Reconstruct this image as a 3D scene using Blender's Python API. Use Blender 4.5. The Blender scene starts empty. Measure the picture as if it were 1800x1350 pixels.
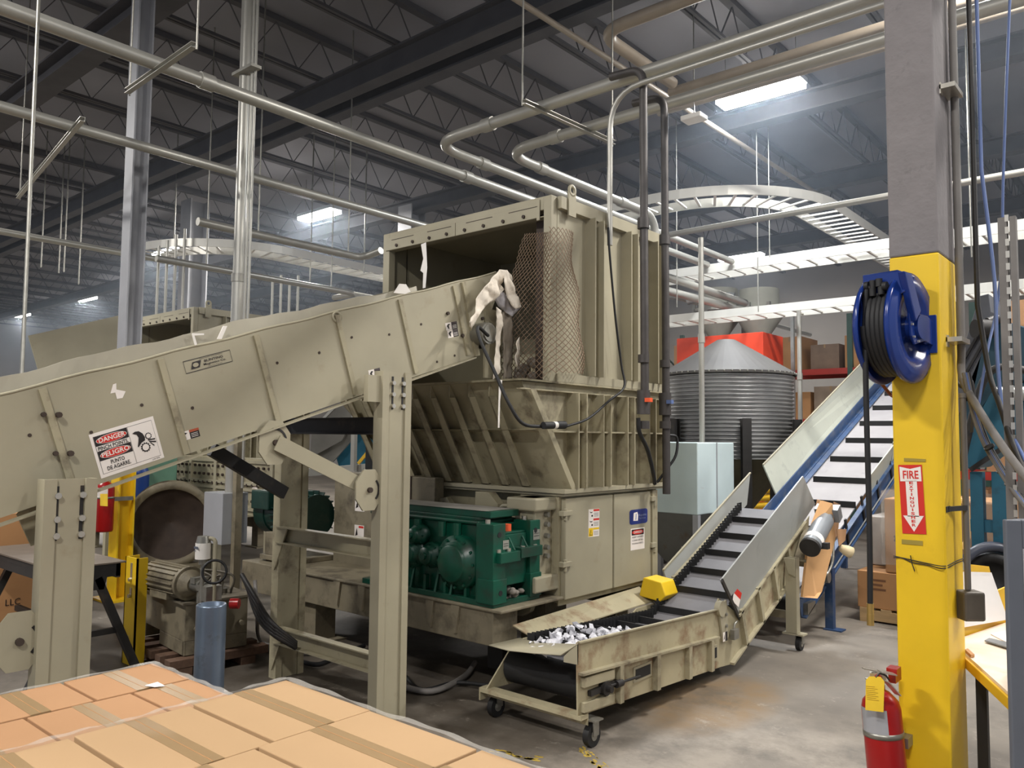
import bpy, math, random
from mathutils import Vector, Matrix
random.seed(7)
PI = math.pi
V = Vector
scene = bpy.context.scene
C = scene.collection

# ------------------------------------------------------------------ camera
EYE = V((0, 0, 1.7)); FPX = 1400.0
_a, _t, _r = math.radians(40.6), math.radians(3.8), math.radians(.57)
_r0 = V((math.cos(_a), math.sin(_a), 0))
FWD = V((-math.sin(_a)*math.cos(_t), math.cos(_a)*math.cos(_t), math.sin(_t)))
_u0 = _r0.cross(FWD)
RGT = _r0*math.cos(_r) + _u0*math.sin(_r)
UPV = -_r0*math.sin(_r) + _u0*math.cos(_r)
cd = bpy.data.cameras.new('camera'); cam = bpy.data.objects.new('camera', cd); C.objects.link(cam)
cd.sensor_width = 36; cd.lens = 36*FPX/1800; cd.clip_start = .05; cd.clip_end = 200
m = Matrix((RGT, UPV, -FWD)).transposed().to_4x4(); m.translation = EYE
cam.matrix_world = m
scene.camera = cam
# ------------------------------------------------------------------ world / exposure
w = bpy.data.worlds.new('world'); scene.world = w; w.use_nodes = True
w.node_tree.nodes['Background'].inputs[0].default_value = (.80, .86, 1, 1)
w.node_tree.nodes['Background'].inputs[1].default_value = .36
vs = scene.view_settings
vs.view_transform = 'Standard'; vs.look = 'None'; vs.gamma = 1; vs.use_curve_mapping = False
vs.exposure = .50
scene.cycles.use_denoising = True

# ------------------------------------------------------------------ measuring helpers (rays of the survey camera)
def ray(x, y): return FWD + RGT*((x-900)/FPX) - UPV*((y-675)/FPX)
def pz(x, y, z=0): d = ray(x, y); return EYE + d*((z-EYE.z)/d.z)
def px(x, y, X): d = ray(x, y); return EYE + d*(X/d.x)
def py(x, y, Y): d = ray(x, y); return EYE + d*(Y/d.y)
def pd(x, y, dep): return EYE + ray(x, y)*dep

# ------------------------------------------------------------------ materials
def lin(c):
    return tuple((v/255/12.92 if v/255 <= .04045 else ((v/255+.055)/1.055)**2.4) for v in c) + (1,)
def mat(name, rgb, rough=.6, metal=0, var=.12, scale=6, dirt=None, damt=.45, dscale=3, bump=0, bscale=60, stretch=None):
    m = bpy.data.materials.new(name); m.use_nodes = True
    nt = m.node_tree; N = nt.nodes; L = nt.links; b = N['Principled BSDF']
    b.inputs['Roughness'].default_value = rough; b.inputs['Metallic'].default_value = metal
    tc = N.new('ShaderNodeTexCoord'); src = tc.outputs['Object']
    if stretch:
        mp = N.new('ShaderNodeMapping'); mp.inputs['Scale'].default_value = stretch
        L.new(src, mp.inputs[0]); src = mp.outputs[0]
    n = N.new('ShaderNodeTexNoise'); n.inputs['Scale'].default_value = scale; n.inputs['Detail'].default_value = 5
    L.new(src, n.inputs['Vector'])
    r = N.new('ShaderNodeValToRGB'); c = lin(rgb)
    r.color_ramp.elements[0].position = .3; r.color_ramp.elements[1].position = .72
    r.color_ramp.elements[0].color = tuple(v*(1-var) for v in c[:3]) + (1,)
    r.color_ramp.elements[1].color = tuple(min(1, v*(1+var)) for v in c[:3]) + (1,)
    L.new(n.outputs[0], r.inputs[0]); out = r.outputs[0]
    if dirt:
        n2 = N.new('ShaderNodeTexNoise'); n2.inputs['Scale'].default_value = dscale; n2.inputs['Detail'].default_value = 8
        n2.inputs['Roughness'].default_value = .65; L.new(src, n2.inputs['Vector'])
        r2 = N.new('ShaderNodeValToRGB'); r2.color_ramp.elements[0].position = 1-damt-.08; r2.color_ramp.elements[1].position = 1-damt+.14
        L.new(n2.outputs[0], r2.inputs[0])
        mx = N.new('ShaderNodeMixRGB'); mx.inputs[2].default_value = lin(dirt)
        L.new(r2.outputs[0], mx.inputs[0]); L.new(out, mx.inputs[1]); out = mx.outputs[0]
    L.new(out, b.inputs['Base Color'])
    if bump:
        n3 = N.new('ShaderNodeTexNoise'); n3.inputs['Scale'].default_value = bscale; L.new(src, n3.inputs['Vector'])
        bp = N.new('ShaderNodeBump'); bp.inputs['Strength'].default_value = bump; bp.inputs['Distance'].default_value = .02
        L.new(n3.outputs[0], bp.inputs['Height']); L.new(bp.outputs[0], b.inputs['Normal'])
    return m
def emis(name, rgb, s):
    m = bpy.data.materials.new(name); m.use_nodes = True; b = m.node_tree.nodes['Principled BSDF']
    b.inputs['Base Color'].default_value = lin(rgb); b.inputs['Emission Color'].default_value = lin(rgb); b.inputs['Emission Strength'].default_value = s
    return m
TAN = mat('tan_machine_paint', (160, 153, 130), .5, 0, .07, 3, (140, 128, 102), .3, 4)
TAN2 = mat('tan_machine_paint_grimy', (160, 152, 126), .55, 0, .1, 4, (88, 76, 60), .40, 5)
TANR = mat('tan_paint_with_rust', (170, 161, 132), .55, 0, .1, 4, (112, 72, 42), .40, 5)
TAND = mat('tan_paint_dusty_dark', (128, 119, 98), .65, 0, .15, 5, (70, 62, 50), .42, 4)
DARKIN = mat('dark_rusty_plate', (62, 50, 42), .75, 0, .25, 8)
GREEN = mat('green_gearbox_enamel', (8, 74, 56), .34, 0, .15, 6, (40, 56, 46), .44, 7)
GREEND = mat('dark_green_motor_enamel', (12, 50, 42), .4, 0, .2, 8, (60, 64, 54), .35, 8)
GALV = mat('galvanised_steel', (176, 178, 176), .38, .55, .12, 12)
PIPEW = mat('light_conduit_steel', (172, 170, 162), .38, .5, .06, 4)
PIPEB = mat('brown_conduit_steel', (150, 138, 122), .5, .2, .1, 4)
PIPED = mat('dark_steel_pipe', (74, 70, 68), .5, .35, .2, 10)
STEEL = mat('bare_steel', (150, 148, 140), .4, .7, .15, 15)
CHROME = mat('bright_zinc', (205, 200, 188), .3, .8, .05, 8)
BLACK = mat('black_rubber', (26, 26, 27), .6, 0, .2, 10)
BLKST = mat('black_steel', (38, 36, 35), .55, .1, .2, 8, (74, 62, 52), .35, 6)
BELT = mat('grey_belt', (108, 107, 110), .55, 0, .08, 5, (150, 148, 146), .28, 12)
BELTL = mat('pale_dusty_belt', (160, 156, 157), .6, 0, .06, 5, (130, 126, 127), .3, 9)
ROOF = mat('painted_roof_deck', (136, 136, 142), .9, 0, .12, .6)
ROOFS = mat('dark_roof_steel', (80, 79, 82), .8, 0, .15, 3)
COLG = mat('grey_column_paint', (122, 117, 117), .7, 0, .07, 9, (96, 92, 92), .32, 16, .15, 30)
COLB = mat('blue_grey_column_paint', (150, 151, 155), .6, 0, .07, 5)
YEL = mat('safety_yellow_paint', (232, 192, 30), .45, 0, .05, 5, (212, 170, 24), .32, 4)
YELD = mat('yellow_board', (226, 180, 40), .5, 0, .06, 5)
BLUE = mat('blue_reel_enamel', (24, 50, 120), .22, 0, .06, 5)
BLUEC = mat('blue_conveyor_paint', (46, 72, 110), .5, 0, .12, 5, (92, 100, 114), .42, 7)
TEAL = mat('teal_machine_paint', (26, 92, 116), .5, 0, .1, 5, (30, 64, 78), .38, 6)
CARD = mat('cardboard', (174, 132, 94), .85, 0, .04, 2, (166, 125, 88), .3, 3)
CARDL = mat('light_cardboard', (176, 144, 106), .85, 0, .03, 2, (168, 136, 99), .3, 3)
CARDD = mat('brown_cardboard', (176, 130, 86), .85, 0, .07, 2)
TAPE = mat('packing_tape', (150, 124, 90), .35, 0, .04, 8)
WRAP = mat('stretch_wrap_edge', (196, 186, 172), .25, 0, .2, 14)
WOOD = mat('pallet_wood', (176, 146, 104), .8, 0, .15, 5, stretch=(1, 6, 6))
WOODD = mat('dirty_pallet_wood', (98, 74, 58), .85, 0, .2, 5, stretch=(1, 6, 6))
WHITE = mat('white_plastic', (235, 230, 222), .5, 0, .03, 5)
CLOTH = mat('dusty_cloth', (222, 212, 196), .9, 0, .1, 8, (168, 154, 136), .35, 7, .3, 25)
WHT = mat('sign_white', (236, 228, 220), .5, 0, .02, 4)
BLK = mat('sign_black', (34, 28, 28), .5, 0, .02, 4)
RED = mat('sign_red', (206, 44, 34), .45, 0, .03, 4)
REDX = mat('extinguisher_red', (158, 20, 22), .3, 0, .05, 5)
REDB = mat('orange_red_paint', (232, 74, 44), .5, 0, .03, 3)
REDR = mat('red_rack_beam', (168, 48, 38), .5, 0, .08, 5)
GRN = mat('rack_green', (52, 82, 72), .6, 0, .1, 5)
GREY = mat('grey_box_paint', (158, 160, 164), .45, .1, .05, 5)
GREYD = mat('grey_frame_paint', (98, 102, 110), .5, .1, .08, 5)
GREYP = mat('grey_wing_plastic', (152, 154, 150), .42, 0, .05, 4, (132, 134, 132), .34, 3)
GREYPL = mat('pale_wing_plastic', (186, 190, 178), .45, 0, .05, 4, (150, 154, 148), .36, 4)
GREYM = mat('grey_motor_enamel', (132, 136, 140), .38, .3, .06, 6)
BINW = mat('pale_blue_bin_paint', (190, 206, 208), .5, 0, .05, 3, (160, 136, 114), .27, 6)
NAVY = mat('navy_badge', (34, 48, 116), .4, 0, .02, 4)
AMBER = mat('orange_cap', (232, 92, 50), .5, 0, .04, 4)
WALL = mat('whitewashed_block_wall', (158, 154, 150), .85, 0, .06, 1.5)
SILO = mat('corrugated_silo_steel', (150, 150, 150), .38, .55, .12, 6)
SILOT = mat('silo_roof_sheet', (86, 84, 82), .6, .2, .06, 4)
CYC = mat('grey_cyclone_paint', (150, 148, 136), .5, .1, .06, 5)
SCRAP = mat('white_film_scrap', (214, 214, 220), .5, 0, .1, 30)
PAPER = mat('white_paper', (236, 234, 232), .7, 0, .03, 8)
WOODT = mat('white_table_board', (232, 214, 194), .5, 0, .04, 3, stretch=(1, 8, 8))
CABLEB = mat('blue_cable_sheath', (92, 112, 160), .5, 0, .05, 5)
CABLEG = mat('grey_cable_sheath', (112, 108, 104), .6, 0, .12, 9)
LAMP = emis('lamp_lens', (255, 250, 244), 34)
LAMPW = emis('small_lamp_lens', (255, 246, 236), 30)

# ------------------------------------------------------------------ mesh builder
class MB:
    def __init__(s): s.v = []; s.f = []; s.m = []; s.sm = []; s.cur = 0
    def add(s, vs_, fs, smooth=False):
        o = len(s.v); s.v += [V(p) for p in vs_]
        for f in fs: s.f.append([i+o for i in f]); s.m.append(s.cur); s.sm.append(smooth)
        return s
    def box(s, a, b):
        x0, y0, z0 = a; x1, y1, z1 = b
        return s.add([(x0,y0,z0),(x1,y0,z0),(x1,y1,z0),(x0,y1,z0),(x0,y0,z1),(x1,y0,z1),(x1,y1,z1),(x0,y1,z1)],
                     [(3,2,1,0),(4,5,6,7),(0,1,5,4),(1,2,6,5),(2,3,7,6),(3,0,4,7)])
    def obox(s, c, e1, e2, e3):  # centre and three half vectors
        c, e1, e2, e3 = V(c), V(e1), V(e2), V(e3)
        p = [c+e1*i+e2*j+e3*k for k in (-1, 1) for (i, j) in ((-1,-1),(1,-1),(1,1),(-1,1))]
        return s.add(p, [(3,2,1,0),(4,5,6,7),(0,1,5,4),(1,2,6,5),(2,3,7,6),(3,0,4,7)])
    def prism(s, pts, vec, smooth=False):
        n = len(pts); vec = V(vec); P = [V(p) for p in pts]
        s.add(P + [p+vec for p in P], [list(range(n))[::-1], [i+n for i in range(n)]] + [(i, (i+1) % n, (i+1) % n+n, i+n) for i in range(n)], smooth)
        return s
    def sweep(s, prof, p0, p1, up=(0, 0, 1)):
        p0, p1 = V(p0), V(p1); d = (p1-p0).normalized(); up = V(up); sd = d.cross(up).normalized(); u = sd.cross(d)
        return s.prism([p0+sd*a+u*b for a, b in prof], p1-p0)
    def ibeam(s, p0, p1, w, h, t=.01, up=(0, 0, 1)):
        a, b = w/2, h/2; t2 = t/2
        return s.sweep([(-a,-b),(a,-b),(a,-b+t),(t2,-b+t),(t2,b-t),(a,b-t),(a,b),(-a,b),(-a,b-t),(-t2,b-t),(-t2,-b+t),(-a,-b+t)], p0, p1, up)
    def chan(s, p0, p1, w, h, t=.01, up=(0, 0, 1)):   # web at side 0, flanges to +w
        b = h/2
        return s.sweep([(0,-b),(w,-b),(w,-b+t),(t,-b+t),(t,b-t),(w,b-t),(w,b),(0,b)], p0, p1, up)
    def bar(s, p0, p1, w, h, up=(0, 0, 1)):
        return s.sweep([(-w/2,-h/2),(w/2,-h/2),(w/2,h/2),(-w/2,h/2)], p0, p1, up)
    def cyl(s, p0, p1, r, r2=None, n=20, smooth=True, cap=True):
        p0, p1 = V(p0), V(p1); d = (p1-p0).normalized(); r2 = r if r2 is None else r2
        a = d.orthogonal().normalized(); b = d.cross(a)
        P = [p0+(a*math.cos(2*PI*i/n)+b*math.sin(2*PI*i/n))*r for i in range(n)] + [p1+(a*math.cos(2*PI*i/n)+b*math.sin(2*PI*i/n))*r2 for i in range(n)]
        s.add(P, [(i, (i+1) % n, (i+1) % n+n, i+n) for i in range(n)], smooth)
        if cap: s.add(P, [list(range(n))[::-1], [i+n for i in range(n)]])
        return s
    def lathe(s, prof, c, ax=(0, 0, 1), n=32, smooth=True):  # prof: (radius, height)
        c, ax = V(c), V(ax).normalized(); a = ax.orthogonal().normalized(); b = ax.cross(a); P = []
        for r, h in prof:
            for i in range(n):
                t = 2*PI*i/n; P.append(c+ax*h+(a*math.cos(t)+b*math.sin(t))*r)
        F = []
        for k in range(len(prof)-1):
            for i in range(n): F.append((k*n+i, k*n+(i+1) % n, (k+1)*n+(i+1) % n, (k+1)*n+i))
        return s.add(P, F, smooth)
    def tube(s, pts, r, n=10, smooth=True):
        P = [V(p) for p in pts]; m_ = len(P); ring = []; a = None
        for i in range(m_):
            d = (P[min(i+1, m_-1)]-P[max(i-1, 0)]).normalized()
            a = d.orthogonal().normalized() if a is None else (a-d*a.dot(d)).normalized()
            b = d.cross(a); ring += [P[i]+(a*math.cos(2*PI*k/n)+b*math.sin(2*PI*k/n))*r for k in range(n)]
        F = [(i*n+k, i*n+(k+1) % n, (i+1)*n+(k+1) % n, (i+1)*n+k) for i in range(m_-1) for k in range(n)]
        s.add(ring, F, smooth); s.add(ring[:n], [list(range(n))[::-1]]); s.add(ring[-n:], [list(range(n))])
        return s
    def sphere(s, c, r, n=14, sc=(1, 1, 1)):
        c = V(c); P = []; F = []; h = n//2
        for j in range(h+1):
            for i in range(n):
                t, p = 2*PI*i/n, PI*j/h
                P.append(c+V((sc[0]*r*math.sin(p)*math.cos(t), sc[1]*r*math.sin(p)*math.sin(t), sc[2]*r*math.cos(p))))
        for j in range(h):
            for i in range(n): F.append((j*n+i, (j+1)*n+i, (j+1)*n+(i+1) % n, j*n+(i+1) % n))
        return s.add(P, F, True)
ORG = {}
def islands(mb):
    """pieces of a builder that share no corner"""
    key = {}; par = list(range(len(mb.v)))
    def find(i):
        while par[i] != i: par[i] = par[par[i]]; i = par[i]
        return i
    for i, p in enumerate(mb.v):
        k = (round(p.x, 5), round(p.y, 5), round(p.z, 5))
        if k in key: par[find(i)] = find(key[k])
        else: key[k] = i
    for f in mb.f:
        for j in f[1:]: par[find(j)] = find(f[0])
    out = {}
    for n, f in enumerate(mb.f): out.setdefault(find(f[0]), []).append(n)
    res = []
    for fs in out.values():
        q = MB(); mp = {}
        for n in fs:
            idx = []
            for j in mb.f[n]:
                if j not in mp: mp[j] = len(q.v); q.v.append(mb.v[j])
                idx.append(mp[j])
            q.f.append(idx); q.m.append(mb.m[n]); q.sm.append(mb.sm[n])
        res.append(q)
    return res
def each(name, mb, mats, parent, bevel=0):
    for q in islands(mb): build(name, q, mats, parent, bevel)
def build(name, mb, mats, parent=None, bevel=0):
    if not isinstance(mats, (list, tuple)): mats = [mats]
    o0 = ORG.get(parent.name, V((0, 0, 0))) if parent else V((0, 0, 0))
    me = bpy.data.meshes.new(name)
    me.from_pydata([tuple(p-o0) for p in mb.v], [], mb.f); me.validate()
    for mt in mats: me.materials.append(mt)
    if len(me.polygons) == len(mb.f):
        me.polygons.foreach_set('material_index', mb.m); me.polygons.foreach_set('use_smooth', mb.sm)
    import bmesh
    bm = bmesh.new(); bm.from_mesh(me); bmesh.ops.recalc_face_normals(bm, faces=bm.faces); bm.to_mesh(me); bm.free()
    o = bpy.data.objects.new(name, me); C.objects.link(o)
    if parent: o.parent = parent; ORG[o.name] = o0
    else: ORG[o.name] = V((0, 0, 0))
    if bevel:
        b = o.modifiers.new('bevel', 'BEVEL'); b.width = bevel; b.segments = 2; b.limit_method = 'ANGLE'; b.angle_limit = .6
    return o
def thing(name, loc, label, cat, group=None):
    o = bpy.data.objects.new(name, None); C.objects.link(o); o.location = loc; o.empty_display_size = .1
    ORG[o.name] = V(loc); o['label'] = label; o['category'] = cat
    if group: o['group'] = group
    return o
def tag(o, label, cat, group=None, kind=None):
    o['label'] = label; o['category'] = cat
    if group: o['group'] = group
    if kind: o['kind'] = kind
    return o
def struct(name, mb, mats):
    o = build(name, mb, mats); o['kind'] = 'structure'; return o
def dup(root, off, label=None, group=None, skip=()):
    def rec(o, par):
        c = o.copy(); C.objects.link(c)
        if par: c.parent = par
        for ch in list(o.children):
            if ch.name.split('.')[0] not in skip: rec(ch, c)
        return c
    r = rec(root, None); r.location = root.location + V(off)
    if label: r['label'] = label
    if group: r['group'] = group
    return r
def fillet(pts, rad, n=6):
    P = [V(p) for p in pts]; out = [P[0]]
    for i in range(1, len(P)-1):
        a = (P[i-1]-P[i]); b = (P[i+1]-P[i]); rr = min(rad, a.length*.48, b.length*.48)
        p0, p1 = P[i]+a.normalized()*rr, P[i]+b.normalized()*rr
        for k in range(n+1):
            t = k/n; out.append(p0*(1-t)**2+P[i]*2*t*(1-t)+p1*t*t)
    return out+[P[-1]]
def smooth_path(pts, n=6):
    P = [V(p) for p in pts]; P = [P[0]*2-P[1]]+P+[P[-1]*2-P[-2]]; out = []
    for i in range(1, len(P)-2):
        for k in range(n):
            t = k/n; a, b, c, d = P[i-1:i+3]
            out.append(.5*((2*b)+(c-a)*t+(2*a-5*b+4*c-d)*t*t+(3*b-a-3*c+d)*t**3))
    return out+[P[-2]]
# flat decal / sign board with its own 2-D frame
class Panel:
    def __init__(s, TL, TR, BR, BL, lift=.002):
        TL, TR, BR, BL = map(V, (TL, TR, BR, BL))
        s.o = BL; ex = ((BR-BL)+(TR-TL))/2; ey = ((TL-BL)+(TR-BR))/2
        s.w, s.h = ex.length, ey.length; s.ex = ex.normalized(); s.ey = (ey-s.ex*ey.dot(s.ex)).normalized()
        s.n = s.ex.cross(s.ey); s.mb = MB(); s.lift = lift
        if s.n.dot(EYE-s.o) < 0: s.n = -s.n
    def P(s, u, v, l): return s.o+s.ex*(u*s.w)+s.ey*(v*s.h)+s.n*(s.lift*(l+1)*.5)
    def poly(s, pts, l, mi):
        s.mb.cur = mi; n = len(pts); s.mb.add([s.P(u, v, l) for u, v in pts], [list(range(n))])
    def slab(s, mi=0, t=.002):
        s.mb.cur = mi; s.mb.prism([s.P(u, v, -1) for u, v in ((0,0),(1,0),(1,1),(0,1))], s.n*(s.lift*.35))
    def rect(s, u0, v0, u1, v1, l, mi): s.poly([(u0,v0),(u1,v0),(u1,v1),(u0,v1)], l, mi)
    def ell(s, u, v, a, b, l, mi, n=28): s.poly([(u+a*math.cos(2*PI*i/n), v+b*math.sin(2*PI*i/n)) for i in range(n)], l, mi)
    def text(s, txt, u, v, size, l, mi, width=None, bold=.0):   # centred at u,v; size = cap height fraction of panel height
        cu = bpy.data.curves.new('lettering', 'FONT'); cu.body = txt; cu.align_x = 'CENTER'; cu.align_y = 'CENTER'; cu.resolution_u = 2
        cu.offset = bold
        ob = bpy.data.objects.new('lettering', cu); me = bpy.data.meshes.new_from_object(ob)
        k = size*s.h/.7; xs = [q.co.x for q in me.vertices]
        kx = k if width is None or not xs else width*s.w/max(1e-6, (max(xs)-min(xs)))
        c = s.o+s.ex*(u*s.w)+s.ey*(v*s.h)+s.n*(s.lift*(l+1)*.5)
        s.mb.cur = mi
        s.mb.add([c+s.ex*(q.co.x*kx)+s.ey*(q.co.y*k) for q in me.vertices], [list(p.vertices) for p in me.polygons])
        bpy.data.objects.remove(ob); bpy.data.curves.remove(cu); bpy.data.meshes.remove(me)

# ================================================================== LAMPS THAT LIGHT THE HALL
def lamp(x, y, z=6.5, energy=330, lab='', grp=None, L=1.22, col=(1, .97, .93)):
    t = thing('ceiling_light', (x, y, z), lab, 'light', grp)
    b = MB(); b.box((x-L/2, y-.16, z+.05), (x+L/2, y+.16, z+.12)); build('housing', b, GREY, t)
    b = MB(); b.box((x-L/2+.02, y-.15, z-.02), (x+L/2-.02, y+.15, z+.049)); build('lens', b, LAMP, t)
    for s in (-1, 1): b = MB(); b.tube([(x+s*L*.42, y, z+.1), (x+s*L*.42, y, 7.42)], .006, 6); build('hanger', b, STEEL, t)
    ld = bpy.data.lights.new('lamp_light', 'AREA'); ld.shape = 'RECTANGLE'; ld.size = L; ld.size_y = .3; ld.energy = energy; ld.color = col
    lo = bpy.data.objects.new('lamp_light', ld); C.objects.link(lo); lo.parent = t; lo.location = (0, 0, -.03)
    return t
lamp(-4.45, 10.45, 6.5, 230, 'long bright ceiling light above the grain silo, biggest lamp in view', None, 1.22, (.90, .95, 1))
lamp(-14.46, 10.3, 6.5, 380, 'long bright ceiling light left of the tall shredder hood, above the pipes')
lamp(-20.6, 9.9, 6.5, 300, 'bright ceiling light seen just right of the grey I-beam column')
lamp(-30.2, 11.6, 6.5, 300, 'small far ceiling light above the tan chute left of the grey column')
lamp(-36.7, 11.6, 6.5, 300, 'farthest ceiling light at the left edge of the hall, purplish')
OUT = 'ceiling lights of the near rows'
for x, y, e, w_ in ((5.0, 8.6, 400, 'off the right edge past the teal conveyor'), (-.65, 7.5, 270, 'unseen behind the big yellow column, added to brighten the shredder'), (2.4, 3.0, 90, 'right of the big yellow column, above the frame'), (-5.0, -1.6, 300, 'over the infeed conveyor, above the frame'), (.4, -3.0, 300, 'behind the camera over the carton pallets'), (-13, 1.0, 300, 'over the far tan chute, above the frame'), (7, 17, 160, 'far right over the pallet racks'), (-9, 19.8, 140, 'unseen behind the shredder hood, added as fill deep in the hall'), (-26, 2.5, 300, 'far left above the frame')):
    lamp(x, y, 6.5, e, 'ceiling light hanging '+w_, OUT)  # lamps behind the column and the hood are unseen fill, added for brightness

# ================================================================== SETTING
def floor_mat():
    m = bpy.data.materials.new('worn_concrete_floor'); m.use_nodes = True; nt = m.node_tree; N = nt.nodes; L = nt.links; b = N['Principled BSDF']
    tc = N.new('ShaderNodeTexCoord'); src = tc.outputs['Object']
    def noise(sc, det=8, ro=.6):
        n = N.new('ShaderNodeTexNoise'); n.inputs['Scale'].default_value = sc; n.inputs['Detail'].default_value = det; n.inputs['Roughness'].default_value = ro; L.new(src, n.inputs['Vector']); return n.outputs[0]
    def ramp(s, a, b_, ca, cb):
        r = N.new('ShaderNodeValToRGB'); r.color_ramp.elements[0].position = a; r.color_ramp.elements[1].position = b_; r.color_ramp.elements[0].color = ca; r.color_ramp.elements[1].color = cb; L.new(s, r.inputs[0]); return r.outputs[0]
    def mix(f, a, b_):
        x = N.new('ShaderNodeMixRGB'); L.new(f, x.inputs[0]); L.new(a, x.inputs[1])
        if isinstance(b_, tuple): x.inputs[2].default_value = b_
        else: L.new(b_, x.inputs[2])
        return x.outputs[0]
    base = ramp(noise(.9), .3, .7, lin((96, 90, 83)), lin((134, 126, 115)))
    W = (1, 1, 1, 1); K = (0, 0, 0, 1)
    # pale dust spilled in front of the casters
    g = N.new('ShaderNodeTexGradient'); g.gradient_type = 'SPHERICAL'
    mp = N.new('ShaderNodeMapping'); mp.vector_type = 'TEXTURE'; mp.inputs['Location'].default_value = (-1.75, 3.6, 0); mp.inputs['Scale'].default_value = (1.7, 1.7, 1)
    L.new(src, mp.inputs[0]); L.new(mp.outputs[0], g.inputs[0])
    mu = N.new('ShaderNodeMath'); mu.operation = 'MULTIPLY'; L.new(ramp(g.outputs[1], 0, .5, K, W), mu.inputs[0]); L.new(ramp(noise(2.6, 9, .7), .42, .62, K, W), mu.inputs[1])
    c = mix(mu.outputs[0], base, lin((150, 141, 129)))
    # mottled darker floor tone under the shredder
    g2 = N.new('ShaderNodeTexGradient'); g2.gradient_type = 'SPHERICAL'
    mp2 = N.new('ShaderNodeMapping'); mp2.vector_type = 'TEXTURE'; mp2.inputs['Location'].default_value = (-4.6, 3.6, 0); mp2.inputs['Scale'].default_value = (2.5, 2.7, 1)
    L.new(src, mp2.inputs[0]); L.new(mp2.outputs[0], g2.inputs[0])
    mu2 = N.new('ShaderNodeMath'); mu2.operation = 'MULTIPLY'; L.new(ramp(g2.outputs[1], 0, .45, K, W), mu2.inputs[0]); L.new(ramp(noise(3.2, 8, .6), .3, .6, (.35, .35, .35, 1), W), mu2.inputs[1])
    c = mix(mu2.outputs[0], c, lin((70, 62, 52)))
    q = pz(1250, 1235)      # rusty puddle ring beside the discharge conveyor
    g3 = N.new('ShaderNodeTexGradient'); g3.gradient_type = 'SPHERICAL'
    mp3 = N.new('ShaderNodeMapping'); mp3.vector_type = 'TEXTURE'; mp3.inputs['Location'].default_value = (q.x, q.y, 0); mp3.inputs['Scale'].default_value = (.42, .75, 1)
    L.new(src, mp3.inputs[0]); L.new(mp3.outputs[0], g3.inputs[0])
    mu3 = N.new('ShaderNodeMath'); mu3.operation = 'MULTIPLY'; L.new(ramp(g3.outputs[1], 0, .3, K, W), mu3.inputs[0]); L.new(ramp(noise(6, 7, .6), .3, .6, (.25, .25, .25, 1), (.8, .8, .8, 1)), mu3.inputs[1])
    c = mix(mu3.outputs[0], c, lin((128, 104, 72)))
    c = mix(ramp(noise(1.7, 10, .72), .54, .66, K, (.55, .55, .55, 1)), c, lin((84, 78, 70)))
    c = mix(ramp(noise(4.5, 12, .78), .58, .66, K, (.6, .6, .6, 1)), c, lin((162, 153, 141)))
    c = mix(ramp(noise(11, 6, .7), .66, .72, K, (.5, .5, .5, 1)), c, lin((84, 80, 76)))
    L.new(c, b.inputs['Base Color']); b.inputs['Roughness'].default_value = .62
    bp = N.new('ShaderNodeBump'); bp.inputs['Strength'].default_value = .12; L.new(noise(30), bp.inputs['Height']); L.new(bp.outputs[0], b.inputs['Normal'])
    return m
b = MB(); b.box((-46, -10, -.1), (12, 24, 0)); struct('floor', b, floor_mat())
b = MB()
b.box((-46, -10, 7.42), (12, 24, 7.6)); struct('ceiling', b, ROOF)
b = MB(); b.box((-46, 24, 0), (12, 24.2, 7.6)); struct('wall_back', b, WALL)
b = MB(); b.box((-46.2, -10, 0), (-46, 24, 7.6)); struct('wall_left', b, WALL)
# steel roof joists (open web), one copied along the hall
def joist_mb():
    m1 = MB(); m1.box((-.055, -10, 7.33), (.055, 23.9, 7.41)); m2 = MB()
    m2.box((-.055, -9.7, 6.76), (-.012, 23.6, 6.80)); m2.box((.012, -9.7, 6.76), (.055, 23.6, 6.80))
    m3 = MB(); y = -9.6; k = 0
    while y < 23.4:
        za, zb = (6.79, 7.34) if k % 2 == 0 else (7.34, 6.79)
        if k == 0: zz = [(0, y, za)]
        zz.append((0, y+.36, zb)); y += .36; k += 1
    m3.tube(zz, .013, 4, False)
    return m1, m2, m3
jr = thing('roof_joist', (0, 7, 6.76), 'dark open-web steel joist under the roof deck', 'roof joist', 'open-web roof joists')
j1, j2, j3 = joist_mb()
ORG[jr.name] = V((0, 7, 6.76))
build('top_chord', j1, ROOFS, jr); build('bottom_chord', j2, ROOFS, jr); build('web', j3, ROOFS, jr)
jr.location.x = -1.1
for k in range(1, 26): dup(jr, (-1.65*k, 0, 0))
dup(jr, (1.65, 0, 0))
for y, lab, w_, h_ in ((3.95, 'dark roof girder across the top left, over the grey I-beam column', .3, .5), (6.9, 'broad dark double roof girder crossing above the shredder hood', .55, .34),
                   (11.35, 'dark roof girder behind the row of ceiling lights', .25, .5), (15.1, 'dark roof girder between the lights and the back wall', .25, .5), (19, 'farthest dark roof girder near the back wall', .25, .5)):
    b = MB()
    if w_ > .5:
        b.ibeam((-46, y-.2, 6.6), (11, y-.2, 6.6), .2, .34, .03); b.ibeam((-46, y+.2, 6.6), (11, y+.2, 6.6), .2, .34, .03)
    else: b.ibeam((-46, y, 6.6), (11, y, 6.6), w_, .3, .03)
    tag(build('roof_girder', b, ROOFS), lab, 'girder')

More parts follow.
